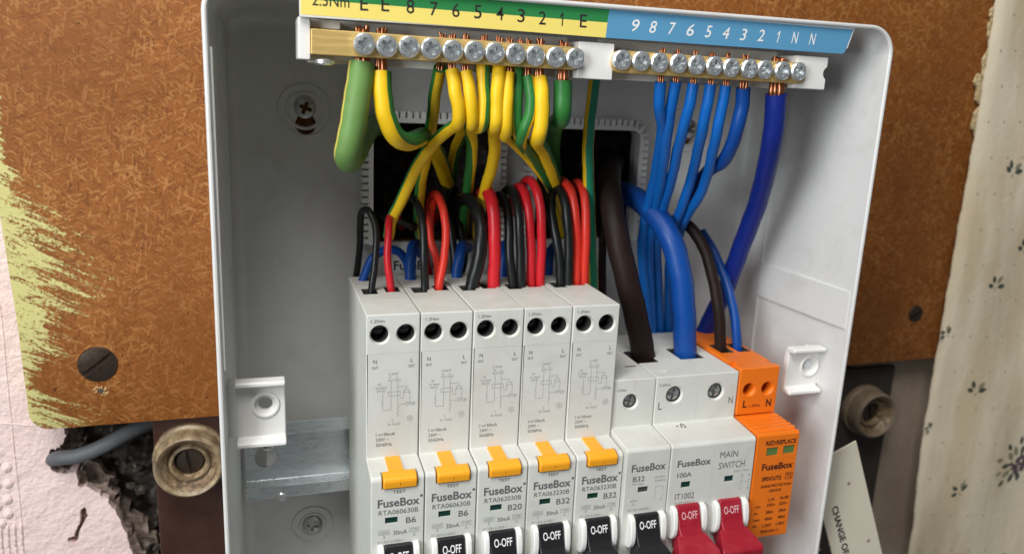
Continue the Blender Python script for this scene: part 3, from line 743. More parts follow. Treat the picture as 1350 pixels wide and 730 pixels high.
# DIN rail: top-hat section, slot and screw at its left end
RL, RY = wall_x(-1, 55)+1.5, 52.0
zt, zb = at(380, 548, RY+6).z, at(345, 658, RY).z
h = 7.5; k = 1.2
prof = [(RY, zt), (RY, zt-1.0), (RY, zt-5), (RY+h-k, zt-5), (RY+h-k, zb+5), (RY, zb+5), (RY, zb), (RY+k, zb), (RY+k, zb+5-k), (RY+h, zb+5-k), (RY+h, zt-5+k), (RY+k, zt-5+k), (RY+k, zt)]
bm = bm_new(); prism(bm, prof, RL, 170, 'x')
ps = at(352, 600, RY+h); c = bm_new(); lathe(c, [(0, RY+2), (4.7, RY+2), (4.7, RY+12), (0, RY+12)], (ps.x, 0, ps.z), 'y', 24)
rail = part('din_rail', bm, ['rail'], .25, cut=[c], angle=35)
bm = bm_new(); lathe(bm, [(0, RY-.5), (1.5, RY-.5), (2.0, RY), (2, RY+1)], (at(371, 655, RY).x, 0, at(371, 655, RY).z), 'y', 16); build('rail_rivet', bm, ['zinc'], rail, None, UO)
put('rail_screw', ME_FIX, (ps.x, RY+h-k+.4, ps.z+6.6), rail, UO, 20)
for sx in (RL+8, 150):
    bm = bm_new(); box(bm, sx, sx+10, RY+h+.1, YB+.5, (zt+zb)/2-6, (zt+zb)/2+6); part('rail_pedestal', bm, ['shell'], .5)

# =================================================================== TERMINAL STRIP (bars, holder, label)
def tz(x): return 82.9-.0085*(x+15.7)          # the strip hangs a touch lower at its right end
SLOPE = Matrix.Translation((0, 0, 0))
TO = Vector((75, 2, 83))
strip = thing('terminal_strip', TO, 'white plastic terminal holder with green, yellow and blue numbered label across the top', 'terminal holder')
ang = math.atan(.0085); TILT = Matrix.Translation((-15.7, 0, 82.9)) @ Matrix.Rotation(ang, 4, 'Y') @ Matrix.Translation((15.7, 0, -82.9))
def spart(name, bm, mats, bevel=0, parent=None, tilt=True, **k):
    if tilt:
        bmesh.ops.transform(bm, matrix=TILT, verts=list(bm.verts))
        for c in k.get('cut', None) or []: bmesh.ops.transform(c, matrix=TILT, verts=list(c.verts))
    return build(name, bm, mats, parent or strip, None, TO, bevel=bevel, **k)
LY = -2.6
# label carrier and its three printed fields
lt = 97.35
bm = bm_new(); prism(bm, [(-18.9, 89.4), (166.6, 89.9), (168.0, 91), (170.2, 98.9), (-18.9, 98.0)], LY, LY+1.4, 'y'); carrier = build('label_carrier', bm, ['holder'], strip, None, TO, bevel=.2, seg=2)
def lab(pts, mat, nm):
    bm = bm_new(); bm.faces.new([bm.verts.new((a, LY-.06, b)) for a, b in pts]); bmesh.ops.recalc_face_normals(bm, faces=list(bm.faces))
    return build(nm, bm, [mat], carrier, None, TO)
zl = lambda px_, py_: at(px_, py_, LY)
xs_ = zl(800, 40).x
def zat(x, zl_, zr_): return zl_+(zr_-zl_)*(x+18.6)/(185.2)
lab([(-18.6, 90.1), (xs_-.3, 89.0+.15), (xs_, 93.75), (-18.6, 94.25)], 'lyellow', 'yellow_field')
lab([(-18.6, 94.25), (xs_, 93.75), (xs_+.4, 97.75), (-18.6, 97.9)], 'lgreen', 'green_field')
lab([(xs_-.3, 89.15), (165.9, 88.75+.2), (166.9, 89.5), (169.2, 97.3), (xs_+.4, 97.75)], 'lblue', 'blue_field')
for v_ in carrier.data.vertices: pass
bm = bm_new()
for t, px_, py_ in (('E', 480, 5), ('E', 508, 6), ('8', 541, 9), ('7', 572, 12), ('6', 601, 14), ('5', 630, 16), ('4', 659, 18), ('3', 687, 21), ('2', 715, 24), ('1', 741, 26), ('E', 769, 28)):
    p = zl(px_, py_); wd = 2.3; one(bm, p.x, p.z, 3.9, LY-.12) if t == '1' else text(bm, t, p.x-wd/2, p.x+wd/2, p.z-1.95, p.z+1.95, LY-.12, .004)
p = zl(438, 2); text(bm, '2.5Nm', p.x-5.6, p.x+4.8, p.z-1.5, p.z+1.7, LY-.12, .004)
build('terminal_number', bm, ['pblack'], carrier, None, TO)
bm = bm_new()
for t, px_, py_ in (('9', 838, 34), ('8', 861, 36), ('7', 886, 38), ('6', 910, 40), ('5', 934, 42), ('4', 957, 44), ('3', 980, 46), ('2', 1003, 47), ('1', 1026, 49), ('N', 1048, 50), ('N', 1071, 52)):
    p = zl(px_, py_); wd = 2.6; one(bm, p.x, p.z, 3.8, LY-.12, .2) if t == '1' else text(bm, t, p.x-wd/2, p.x+wd/2, p.z-1.9, p.z+1.9, LY-.12, .006, .22)
build('terminal_number', bm, ['pwhite'], carrier, None, TO)
# holder blocks
bm = bm_new(); box(bm, -19.4, -15.9, -1.0, 12, 77.8, 89.6); box(bm, -15.95, -7, 3, 12, 86.9, 89.6); spart('end_bracket', bm, ['holder'], .5)
bm = bm_new(); box(bm, 67.0, 79.2, -1.2, 11, 77.0, 88.4); spart('middle_bracket', bm, ['holder'], .35)
c = bm_new(); lathe(c, [(0, -6), (2.3, -6), (2.3, 20), (0, 20)], (162.4, 0, 83.6), 'y', 24)
bm = bm_new(); box(bm, 148.6, 161.6, -1.2, 11, 77.9, 89.0); spart('end_bracket', bm, ['holder'], .35, cut=[c])
bm = bm_new(); box(bm, -16, 67.5, 7.4, 12, 77.2, 79.6); box(bm, 79, 149, 7.4, 12, 77.4, 79.6); box(bm, -16, 67.5, 11, 13, 77.3, 90); box(bm, 79, 149, 11, 13, 77.5, 90.3); spart('holder_ledge', bm, ['holder'], .2)
bm = bm_new(); lathe(bm, [(0, 0), (2.6, 0), (3.1, .5), (3.1, 1.4), (2.4, 1.9), (0, 2.1)], (-11.8, 1.5, 76.6), 'z', 24); spart('clamp_screw', bm, ['zinc'])
def bar(name, x0, x1, xs0, xs1, n, z0, label, round_right=True, round_left=False):
    zc = 82.95; hh = 3.55
    t = thing(name, ((x0+x1)/2, 2, zc), label, 'terminal bar'); off = Vector(((x0+x1)/2, 2, zc))
    L_ = []
    if round_left:
        for i in range(7): a = math.radians(90+180*i/6); L_.append((x0+hh*.8+hh*.8*math.cos(a), zc+hh*math.sin(a)))
    else: L_ += [(x0, zc+hh), (x0, zc-hh)]
    if round_right:
        for i in range(7): a = math.radians(-90+180*i/6); L_.append((x1-hh*.8+hh*.8*math.cos(a), zc+hh*math.sin(a)))
    else: L_ += [(x1, zc-hh), (x1, zc+hh)]
    bm = bm_new(); prism(bm, L_, -2, 6.2, 'y')
    bmesh.ops.transform(bm, matrix=TILT, verts=list(bm.verts)); build('brass_bar', bm, ['brass'], t, None, off, bevel=.3, seg=2)
    for i in range(n):
        x = xs0+(xs1-xs0)*i/(n-1)
        put('terminal_screw', ME_SCREW, (x, -2-random.uniform(-.3, .8), tz(x)+z0+random.uniform(-.15, .15)), t, off, random.uniform(0, 90))
    return t
bar('earth_bar', -15.8, 67.6, -.9, 64.9, 11, .1, 'brass earth bar with eleven screws under the green and yellow label')
bar('neutral_bar', 78.0, 152.6, 81.2, 148.2, 11, .5, 'brass neutral bar with eleven screws under the blue label', True, True)

# =================================================================== BREAKERS
def terminal_cut(x, z, y, r=2.85, depth=9):
    c = bm_new(); lathe(c, [(0, y-3), (r+.55, y-3), (r+.55, y-.0), (r+.2, y+.7), (r, y+1.0), (r, y+depth), (0, y+depth)], (x, 0, z), 'y', 32, [0, 0, 0, 0, 1, 1]); return c
def rect_cut(x0, x1, y0, y1, z0, z1, mi=1):
    c = bm_new(); box(c, x0, x1, y0, y1, z0, z1, mi); return c
def side_guard(xa, xb, y=-12, zc=-81.3, r=6.5, ry=4.3):
    bm = bm_new(); L_ = [(y+2, zc+r)] + [(y-a, zc+b) for a, b in ((1.4, 6.2), (2.7, 5.0), (3.5, 2.6), (3.9, -.6), (3.7, -3.2), (2.9, -5.0), (1.4, -6.2))]
    L_ += [(y+2, zc-r)]; prism(bm, L_, xa, xb, 'x'); return bm
def toggle(parent, xc, y=-12, mat='black', pmat='pwhite', w_=9.2, hw=15.6, zt=-75.2, off=(0, 0, 0)):
    bm = bm_new(); L_ = [(y+3, zt+.2), (y-1.2, zt), (y-3.9, zt-6.6), (y-4.3, zt-7.8), (y-7.5, zt-11.4), (y-6, zt-17), (y+3, zt-17)]
    prism(bm, L_, xc-w_/2, xc+w_/2, 'x'); t = build('toggle', bm, [mat], parent, None, off, bevel=.5, seg=3)
    bm = bm_new(); L_ = [(y-5, zt-9.2), (y-12, zt-12.8), (y-13.2, zt-14.2), (y-12.8, zt-18), (y-5, zt-19)]
    prism(bm, L_, xc-hw/2, xc+hw/2, 'x')
    for v_ in bm.verts:                                  # narrower where it meets the hub
        if v_.co.y > y-6 and v_.co.z > zt-10: v_.co.x = xc+(v_.co.x-xc)*.66
    build('toggle_handle', bm, [mat], t, None, off, bevel=.6, seg=3)
    # lettering on the sloping face between (y-1.3,zt) and (y-5,zt-6.4)
    a = Vector((0, y-1.2, zt)); b = Vector((0, y-3.9, zt-6.6)); d = (a-b).normalized()
    o_ = b+Vector((xc-w_*.35, 0, 0))+Vector((0, -d.z, d.y))*.07
    m = Matrix(((1, 0, 0, o_.x), (0, 1, d.y, o_.y), (0, 0, d.z, o_.z), (0, 0, 0, 1)))
    bm = bm_new(); text(bm, 'O-OFF', 0, w_*.7, 2.1, 4.9, 0, .012, mat=m); build('toggle_lettering', bm, [pmat], t, None, off)
    return t
def fine_marks(bm, y, spec):
    for t, a, b, c_, d_, *bold in spec: text(bm, t, a, b, c_, d_, y, bold[0] if bold else 0)

NY = -12.0
def make_rcbo():
    w_ = 17.65; r = thing('breaker', (0, 0, 0), '', 'circuit breaker')
    bm = bm_new(); prism(bm, [(52, 0), (0, 0), (0, -50), (NY+.9, -51.0), (NY, -52.2), (NY, -97), (0, -98), (0, -130), (52, -130)], .08, w_, 'x')
    cut = [terminal_cut(4.5, -6.8, 0), terminal_cut(13.1, -6.8, 0), rect_cut(2.4, 7.6, 25.5, 33.0, -7, 4), rect_cut(10.6, 15.8, 27.5, 34.5, -7, 4)]
    c = bm_new(); lathe(c, [(0, -6), (2.2, -6), (2.2, 3), (0, 3)], (5.2, 46.5, 0), 'z', 20, [1, 1, 1]); cut.append(c)
    cut.append(rect_cut(3.5, 15.5, NY-3, NY+3.6, -55.5, -49, 0)); cut.append(rect_cut(4.7, 8.9, NY-3, NY+.8, -67.7, -65.4, 0))
    cut.append(rect_cut(-1, 30, -1, .12, -13.35, -13.25, 0))
    cut.append(rect_cut(3.6, 14.3, 6.9, 7.15, -.12, 1, 0)); cut.append(rect_cut(2.8, 15, 16.4, 16.8, -.15, 1, 0))
    build('body', bm, ['device', 'cage'], r, bevel=.55, seg=3, cut=cut, angle=25)
    for x in (4.5, 13.1):
        bm = bm_new(); lathe(bm, [(0, 6.6), (2.0, 6.8), (2.45, 7.4), (2.45, 9.2)], (x, 0, -6.8), 'y', 24)
        c = bm_new(); box(c, x-1.8, x+1.8, 4, 7.6, -7.15, -6.45); build('terminal_screw', bm, ['dsteel'], r, cut=[c], angle=35)
    # amber test button: stem on the shelf, head over the front
    bm = bm_new(); prism(bm, [(-.12, -49.55), (-9.4, -50.15), (-9.4, -52), (-.12, -52)], 6.2, 11.2, 'x'); tb = build('test_button', bm, ['button'], r, bevel=.25)
    bm = bm_new(); prism(bm, [(-8.9, -50.3), (-11.4, -50.6), (NY-.8, -51.4), (NY-1.2, -52.3), (NY-.9, -54.9), (NY+3, -54.9), (-8.9, -53)], 4.0, 15.0, 'x')
    c = bm_new(); box(c, 9.35, 9.65, NY-4, NY-.8, -58, -52.9); build('button_head', bm, ['button'], tb, bevel=.5, seg=3, cut=[c])
    bm = bm_new(); box(bm, 4.75, 8.85, NY+.5, NY+.7, -67.65, -65.45); build('indicator_flag', bm, ['teal'], r)
    for a, b in ((2.2, 4.3), (13.9, 16.0)): build('toggle_guard', side_guard(a, b, NY), ['guard'], r, bevel=.5, seg=3)
    toggle(r, 9.1, NY)
    y = -.07
    bm = bm_new()
    fine_marks(bm, y, [('1.2Nm', 1.6, 6.0, -2.7, -1.6), ('N', 2.4, 3.5, -16.6, -15.2), ('OUT', 1.9, 4.0, -18.4, -17.5), ('L', 14.6, 15.4, -16.6, -15.2), ('OUT', 13.9, 16.0, -18.4, -17.5)])
    build('terminal_marking', bm, ['pgrey'], r)
    bm = bm_new()
    fine_marks(bm, y, [('Load', 7.4, 10.4, -20.7, -19.7), ('N', 7.5, 8.2, -21.9, -21.1), ('L', 10.0, 10.6, -21.9, -21.1), ('OUT OUT', 7.2, 11.4, -23, -22.2), ('N', 4.0, 4.8, -24.2, -23.3), ('in load', 3.2, 6.6, -25.4, -24.5), ('(blue)', 3.6, 6.2, -26.6, -25.7), ('L', 8.6, 9.2, -37.0, -36.2), ('in load', 7.2, 11.2, -38.5, -37.5)])
    W = .13
    poly(bm, [(8.2, -23.2), (8.2, -33), (5.5, -33), (5.5, -31.8), (5.1, -31.3), (5.9, -30.7), (5.1, -30.1), (5.5, -29.5), (5.5, -26.8)], y, W)
    poly(bm, [(10.4, -23.2), (10.4, -31.6), (10.9, -32.1), (10.2, -32.8), (10.9, -33.5), (10.2, -34.2), (10.6, -34.8), (10.6, -35.6)], y, W)
    poly(bm, [(7.3, -26.6), (11.2, -26.6), (11.2, -28), (7.3, -28)], y, W, close=True)
    poly(bm, [(10.4, -25), (13.4, -25), (13.4, -26.2)], y, W); poly(bm, [(12.6, -26.2), (14.2, -26.2), (14.2, -27.2), (12.6, -27.2)], y, W, close=True)
    poly(bm, [(11.2, -29), (12.4, -29), (12.4, -26.8)], y, W); poly(bm, [(14.2, -27), (14.5, -27), (14.5, -30.8), (13.2, -30.8)], y, W); poly(bm, [(10.6, -31.2), (12.9, -31.2)], y, W)
    for cx, cz, rr_ in ((13.6, -31.2, .55), (15.2, -31.2, .55), (15.9, -31.2, .4), (14.6, -36.4, 1.0), (14.6, -36.4, .35)): poly(bm, [(cx+rr_*math.cos(a*.785), cz+rr_*math.sin(a*.785)) for a in range(8)], y, W, close=True)
    build('wiring_diagram', bm, ['plight'], r)
    bm = bm_new(); fine_marks(bm, y, [('I n=30mA', 3.3, 9.6, -42.1, -41.0), ('230V ~', 3.3, 7.6, -43.9, -42.8), ('50/60Hz', 3.3, 8.6, -45.8, -44.6)]); build('rating_marking', bm, ['pgrey'], r)
    y = NY-.07
    bm = bm_new(); fine_marks(bm, y, [('FuseBox', 2.3, 16.0, -61.7, -58.7, .022), ('TEST', 7.2, 11.4, -57.0, -55.9, .01), ('30mA', 7.4, 12.0, -72.0, -70.4)])
    poly(bm, [(16.6+.3*math.cos(a*1.05), -58.7+.3*math.sin(a*1.05)) for a in range(6)], y, .3, close=True)
    build('lettering', bm, ['pgrey'], r)
    bm = bm_new(); fine_marks(bm, y, [('6000', 3.0, 5.8, -71.2, -70.2), ('3', 4.0, 4.7, -72.9, -71.7), ('TYPE', 13.2, 15.6, -71.3, -70.4), ('A', 14.0, 14.8, -73.2, -71.9), ('IEC/EN 61009-1', 2.3, 10.8, -74.7, -73.7)])
    poly(bm, [(2.6, -71.5), (6.2, -71.5), (6.2, -69.9), (2.6, -69.9)], y, .12, close=True); poly(bm, [(12.8, -71.6), (16.0, -71.6), (16.0, -70.1), (12.8, -70.1)], y, .12, close=True)
    build('approval_marking', bm, ['plight'], r)
    return r
PITCH = 17.82
rc = make_rcbo()
RL_ = ['tall white breaker marked B6 at the left end, next to the bare metal rail', 'tall white breaker marked B6 touching the B20 breaker', 'tall white breaker marked B20 in the middle of five',
       'tall white breaker marked B32 touching the B20 breaker', 'tall white breaker marked B32 beside the shorter breaker without amber button']
rcs = [rc] + [copy_tree(rc) for i in range(4)]
for i in range(5):
    t = rcs[i]
    t.location = Vector((.1+PITCH*i, (0, .25, -.1, .2, -.05)[i], (0, -.12, .1, -.05, .08)[i]))*S; tag(t, RL_[i], 'circuit breaker', 'tall breakers with amber test buttons')
    bm = bm_new(); code, rt = [('RTA060630B', 'B6'), ('RTA060630B', 'B6'), ('RTA062030B', 'B20'), ('RTA063230B', 'B32'), ('RTA063230B', 'B32')][i]
    text(bm, code, 2.6, 15.6, -64.4, -62.7, NY-.07); text(bm, rt, 11.6 if len(rt) < 3 else 11.0, 14.9 if len(rt) < 3 else 16.0, -68.2, -66.0, NY-.07, .008)
    build('rating_lettering', bm, ['pgrey'], t)

# plain B32 breaker
MY = -14.0; UY = 1.5
def lower_body(x0, x1, top=-29.2, bevel=.5, cut=None, parent=None, off=(0, 0, 0)):
    bm = bm_new(); prism(bm, [(52, top), (UY, top), (UY, -47.9), (MY+1.0, -49.2), (MY, -50.2), (MY, -97), (0, -98), (0, -130), (52, -130)], x0, x1, 'x')
    return build('body', bm, ['device', 'cage'], parent, None, off, bevel=bevel, seg=3, cut=cut, angle=25)
def term_screw(parent, x, z, y, off, r=2.7):
    bm = bm_new(); lathe(bm, [(0, y+1.0), (r*.7, y+1.1), (r*.93, y+1.6), (r*.97, y+2.4), (r*.97, y+6)], (x, 0, z), 'y', 28)
    cs = []
    for a in (15, 105):
        c = bm_new(); box(c, -r*.75, r*.75, -5, y+2.6, -r*.17, r*.17); bmesh.ops.transform(c, matrix=Matrix.Translation((x, 0, z)) @ Matrix.Rotation(math.radians(a), 4, 'Y'), verts=list(c.verts)); cs.append(c)
    build('terminal_screw', bm, ['steel'], parent, None, off, cut=cs, angle=35)
O_ = Vector((89.25, 0, 0)); mcb = thing('breaker', O_, 'shorter white breaker marked B32 with a single terminal screw', 'circuit breaker')
cut = [terminal_cut(97.0, -38.0, UY, 2.7), rect_cut(94.7, 98.8, MY-3, MY+.8, -66.3, -64.0, 0), rect_cut(98.0, 98.15, -9, UY+.15, -34, -29.3, 0), rect_cut(100, 104.5, 14, 15, -29.6, -28, 1)]
lower_body(89.35, 106.7, cut=cut, parent=mcb, off=O_); term_screw(mcb, 97.0, -38, UY, O_)
bm = bm_new(); box(bm, 94.75, 98.75, MY+.5, MY+.7, -66.25, -64.05); build('indicator_flag', bm, ['cage'], mcb, None, O_)
for a, b in ((91.6, 93.7), (103.6, 105.9)): build('toggle_guard', side_guard(a, b, MY, -80.8), ['guard'], mcb, None, O_, bevel=.5, seg=3)
toggle(mcb, 98.6, MY, 'black', 'pwhite', 9.4, 16, -74.6, O_)
y = MY-.07
bm = bm_new(); fine_marks(bm, y, [('FuseBox', 91.6, 105.0, -58.0, -55.1, .02), ('B32', 92.4, 97.0, -61.8, -59.8, .006)])
bmb = bm_new(); text(bmb, '2.5Nm', 91.2, 94.8, -33.6, -32.7, UY-.07); build('torque_marking', bmb, ['pgrey'], mcb, None, O_)
build('lettering', bm, ['pgrey'], mcb, None, O_)
bm = bm_new(); fine_marks(bm, y, [('MT06B', 92.3, 96.6, -63.2, -62.3), ('230-400V~', 100.9, 105.6, -61.2, -60.4), ('50/60Hz', 101.2, 105.6, -62.6, -61.8), ('6000', 92.0, 94.8, -69.6, -68.8), ('3', 92.9, 93.6, -71.2, -70.1), ('IEC/EN 60898-1', 91.3, 100.2, -73.4, -72.4)])
poly(bm, [(101.6, -69.8), (101.6, -64.6), (104.6, -64.6), (104.6, -66.2)], y, .12); poly(bm, [(104.6, -67.4), (104.6, -69.8), (103.2, -69.8)], y, .12); build('approval_marking', bm, ['plight'], mcb, None, O_)

# main switch
O_ = Vector((106.9, 0, 0)); ms = thing('main_switch', O_, 'wide white main switch with two crimson handles, marked 100A', 'main switch')
cut = [terminal_cut(114.9, -36.7, UY, 3.1), terminal_cut(132.6, -36.7, UY, 3.1), rect_cut(112.0, 116.0, MY-3, MY+.8, -66.5, -64.0, 0), rect_cut(130.0, 134.0, MY-3, MY+.8, -66.2, -63.7, 0),
       rect_cut(124.5, 124.62, -30, UY+.12, -48, -20, 0), rect_cut(124.55, 124.65, MY-2, MY+.1, -72, -49, 0)]
c = bm_new(); box(c, 106, 115.8, 17, 31, -34, -26, 1); cut.append(c); c = bm_new(); box(c, 126, 136.5, 18, 31, -34, -26, 1); cut.append(c)
cut.append(rect_cut(128.3, 128.5, 8, 40, -29.4, -28, 0)); cut.append(rect_cut(110, 114, 6.5, 8, -29.6, -28, 0))
lower_body(106.95, 142.0, cut=cut, parent=ms, off=O_)
for x in (114.9, 132.6): term_screw(ms, x, -36.7, UY, O_, 3.0)
for x, z in ((114.0, -65.25), (132.0, -64.95)):
    bm = bm_new(); box(bm, x-1.95, x+1.95, MY+.5, MY+.7, z-1.2, z+1.2); build('indicator_flag', bm, ['teal'], ms, None, O_)
for a, b in ((108.6, 110.5), (120.2, 122.5), (126.2, 128.1), (137.8, 140.2)): build('toggle_guard', side_guard(a, b, MY, -79.6), ['guard'], ms, None, O_, bevel=.5, seg=3)
for x in (115.3, 132.9): toggle(ms, x, MY, 'red', 'ppink', 9.2, 16.9, -73.0, O_)
bm = bm_new(); fine_marks(bm, y, [('FuseBox', 109.8, 123.5, -58.1, -55.4, .022), ('100A', 110.1, 115.9, -62.2, -60.3, .01), ('MAIN', 127.1, 134.6, -56.2, -53.7), ('SWITCH', 127.0, 138.0, -60.6, -58.0), ('IT1002', 110.0, 117.9, -71.0, -68.6)])
bmb = bm_new(); text(bmb, 'L', 108.5, 110.1, -42.1, -39.2, UY-.07); text(bmb, 'N', 138.5, 140.4, -42.0, -39.2, UY-.07); text(bmb, '2.5Nm', 108.2, 112.8, -32.9, -31.9, UY-.07); build('terminal_marking', bmb, ['pgrey'], ms, None, O_)
build('lettering', bm, ['pgrey'], ms, None, O_)
bm = bm_new(); fine_marks(bm, y, [('230V~ 400V~', 133.6, 141, -62.5, -61.7), ('IEC/EN 60947-3', 110.0, 118.0, -73, -72)])
poly(bm, [(137.4, -68.8), (137.4, -66.6), (138.1, -65.4)], y, .12); poly(bm, [(140.4, -68.8), (140.4, -66.6), (141.1, -65.4)], y, .12); poly(bm, [(137.4, -66.8), (140.4, -66.8)], y, .12)
text(bm, '2  4', 137.0, 141.0, -64.7, -63.7, y); text(bm, '1  3', 137.0, 141.0, -70, -69.2, y); build('approval_marking', bm, ['plight'], ms, None, O_)
rr = random.Random(5); bm = bm_new()
for k in range(7): lathe(bm, [(0, .35), (.3, .3), (.45, 0)], (117.2+rr.uniform(-1.6, 1.6), -1+rr.uniform(-1.6, 1.2), -48.25), 'z', 6)
build('grit', bm, ['pblack'], ms, None, O_)

# orange surge arrester
O_ = Vector((142.4, 0, 0)); spd = thing('surge_protector', O_, 'bright orange surge protection device at the right end of the row', 'surge protector')
xa, xb = 142.5, 160.3; UY2 = 1.5
bm = bm_new(); prism(bm, [(52, -28.2), (UY2, -28.2), (UY2, -47.4), (8, -47.5), (8, -98), (UY2, -99), (UY2, -130), (52, -130)], xa, xb, 'x')
cut = [terminal_cut(147.4, -37.1, UY2, 2.35), terminal_cut(155.6, -37.1, UY2, 2.35), rect_cut(145.2, 151.2, 19.5, 30, -34, -20), rect_cut(153.2, 159.0, 19.5, 30, -34, -20), rect_cut(141, 145, 6, 9.5, -30.5, -20, 0), rect_cut(158.6, 162, 5, 8.6, -29.6, -20, 0)]
for c in cut[:2]:
    for f in c.faces: f.material_index = 0
build('base', bm, ['orange', 'cage'], spd, None, O_, bevel=.6, seg=3, cut=cut, angle=25)
for x in (147.4, 155.6):
    bm = bm_new(); lathe(bm, [(0, 8), (2.2, 8.2), (2.2, 9.9)], (x, 0, -37.1), 'y', 20); build('terminal_screw', bm, ['bronze'], spd, None, O_)
L_ = [(7.5, -47.8), (1.2, -47.8)]
for k in range(5): yk = 0.6-k*2.5; L_ += [(yk, -47.7-.04*k), (yk-1.5, -47.75-.04*k), (yk-1.7, -48.6-.04*k), (yk-2.3, -48.6-.04*k)]
L_ += [(-13.0, -48.2), (-14.0, -49.4), (-14.0, -91.6), (-12.8, -92.6), (7.5, -92.6)]
bm = bm_new(); prism(bm, L_, xa+.1, xb+.5, 'x')
ct = build('cartridge', bm, ['orange'], spd, None, O_, bevel=.3, seg=2, cut=[rect_cut(147.0, 152.2, -17, -13.3, -57.6, -54.2, 0), rect_cut(154.3, 159.5, -17, -13.3, -57.4, -54.0, 0)], angle=25)
for x, z in ((149.6, -55.9), (156.9, -55.7)):
    bm = bm_new(); box(bm, x-2.55, x+2.55, -13.6, -13.35, z-1.65, z+1.65); build('status_flag', bm, ['olive'], ct, None, O_)
bm = bm_new(); y = -14.08
fine_marks(bm, y, [('RED:REPLACE', 146.3, 159.6, -53.2, -51.3, .03), ('FuseBox', 145.8, 159.6, -63.4, -60.6, .03), ('SPDCUT2', 146.4, 155.0, -67.8, -66.1, .035), ('T2', 157.2, 159.4, -67.4, -65.7, .02), ('SURGE PROTECTION', 146.4, 159.8, -70.6, -69.5, .025), ('DEVICE', 150.4, 155.6, -72.7, -71.6, .025),
  ('L-N', 150.4, 153.2, -76.5, -75.2, .025), ('N-PE', 155.8, 159.6, -76.4, -75.1, .025), ('Un:', 145.0, 147.4, -78.9, -77.8, .02), ('275V~', 150.2, 154.2, -78.9, -77.6, .025), ('255V~', 155.6, 159.6, -78.8, -77.5, .025), ('In:', 145.0, 146.6, -81.7, -80.6, .02), ('20kA', 150.0, 153.4, -81.8, -80.5, .025), ('20kA', 155.8, 159.2, -81.7, -80.4, .025),
  ('Imax:', 144.8, 148.0, -84.5, -83.4, .02), ('40kA', 149.9, 153.4, -84.6, -83.3, .025), ('40kA', 155.8, 159.2, -84.5, -83.2, .025), ('Up:', 144.8, 146.8, -87.3, -86.0, .02), ('1.5kV', 149.4, 153.4, -87.4, -86.1, .025), ('1.5kV', 155.4, 159.4, -87.3, -86.0, .025), ('EN61643-11', 149.0, 156.8, -89.9, -88.7, .02)])
poly(bm, [(156.8, -67.8), (159.8, -67.8), (159.8, -65.3), (156.8, -65.3)], y, .2, close=True)
bmb = bm_new(); text(bmb, 'L', 145.2, 147.0, -44.4, -41.4, UY2-.08, .03); text(bmb, 'N', 155.6, 158.0, -44.6, -41.5, UY2-.08, .03); text(bmb, '1.2Nm', 148.0, 153.0, -44.3, -43.3, UY2-.08, .015)
build('base_lettering', bmb, ['pbrown'], spd, None, O_); build('cartridge_lettering', bm, ['pbrown'], ct, None, O_)

# =================================================================== WIRES
GE = 'green and yellow earth wires'; GN = 'blue neutral wires'; GP = 'red and black breaker wires'
def tipz(px_, y=2): return 87.6
def E(path, r, label, stripe=(0, 180, 0), mats=('wgreen', 'wyellow'), tip=True):
    p = at(*path[0]); return wire('earth_wire', path, r, list(mats), label, GE, stripe, (tz(p.x)+4.3, p.x, 2.6) if tip else None)
E([(478, 84, 2), (474, 110, 1), (468, 150, 0), (461, 188, 0), (458, 206, 2), (461, 211, 9), (469, 199, 22), (480, 178, 38), (491, 166, 58), (500, 166, 78)], 4.0, 'thickest pale green earth wire, leftmost under the brass bar', (-105, 85, 0), ('wpale', 'wpaley'))
E([(503, 95, 2), (504, 122, 1), (509, 152, 1), (520, 178, 3), (535, 187, 8), (550, 183, 17), (560, 180, 28), (575, 200, 50), (590, 240, 74)], 3.0, 'thick half yellow half green earth wire under the second letter E', (-75, 180, 0))
E([(580, 90, 6), (574, 120, 14), (570, 155, 22), (567, 178, 28), (562, 205, 36), (555, 240, 46), (552, 285, 58), (556, 330, 76)], 2.05, 'shaded earth wire running straight down behind the yellow loops, under the number 7', (20, 150, 20))
E([(596, 93, 2), (600, 120, 0), (605, 145, 0), (604, 160, 1.5), (600, 166, 6), (590, 172, 13), (569, 192, 22), (548, 223, 30), (530, 262, 38), (517, 288, 42), (512, 312, 46)], 2.1, 'yellow earth wire bending left and down across the dark opening', (0, 230, 40))
E([(614, 95, 2), (619, 122, 0), (622, 148, 0), (622, 163, 1.5), (620, 166, 7), (620, 172, 16), (622, 182, 24), (622, 205, 32), (618, 240, 46), (612, 285, 64), (610, 320, 78)], 2.05, 'yellow earth wire under number 5, showing a green line where it drops behind', (-20, 235, 190))
E([(637, 86, 3), (637, 110, 2), (638, 140, 1), (636, 163, 2), (630, 168, 8), (622, 163, 20), (612, 172, 40), (600, 200, 60), (595, 240, 78)], 2.15, 'earth wire with a yellow left half and green right half, just right of number 5', (-95, 180, 0))
E([(658, 88, 2), (656, 115, 0), (655, 142, 0), (654, 163, .5), (651, 171, 6), (652, 178, 15), (651, 208, 28), (641, 245, 40), (632, 285, 54), (630, 330, 76)], 2.15, 'broad yellow earth wire under number 4, dropping behind the single thick red wire', (10, 190, 0))
E([(671, 97, 2), (669, 122, 0), (668, 150, -.5), (668, 170, .5), (666, 179, 5), (672, 183, 14), (690, 200, 26), (716, 232, 40), (735, 270, 58), (742, 310, 76)], 1.95, 'yellow earth wire under number 3 with its green edge on the right', (-50, 190, 10))
E([(683, 91, 4), (682, 115, 2.5), (681, 145, 2), (682, 172, 3), (690, 188, 12), (705, 212, 28), (722, 240, 42), (738, 275, 60), (745, 310, 76)], 1.95, 'earth wire showing mostly green in front, between the yellow ones under 3 and 2', (-112, 150, 0))
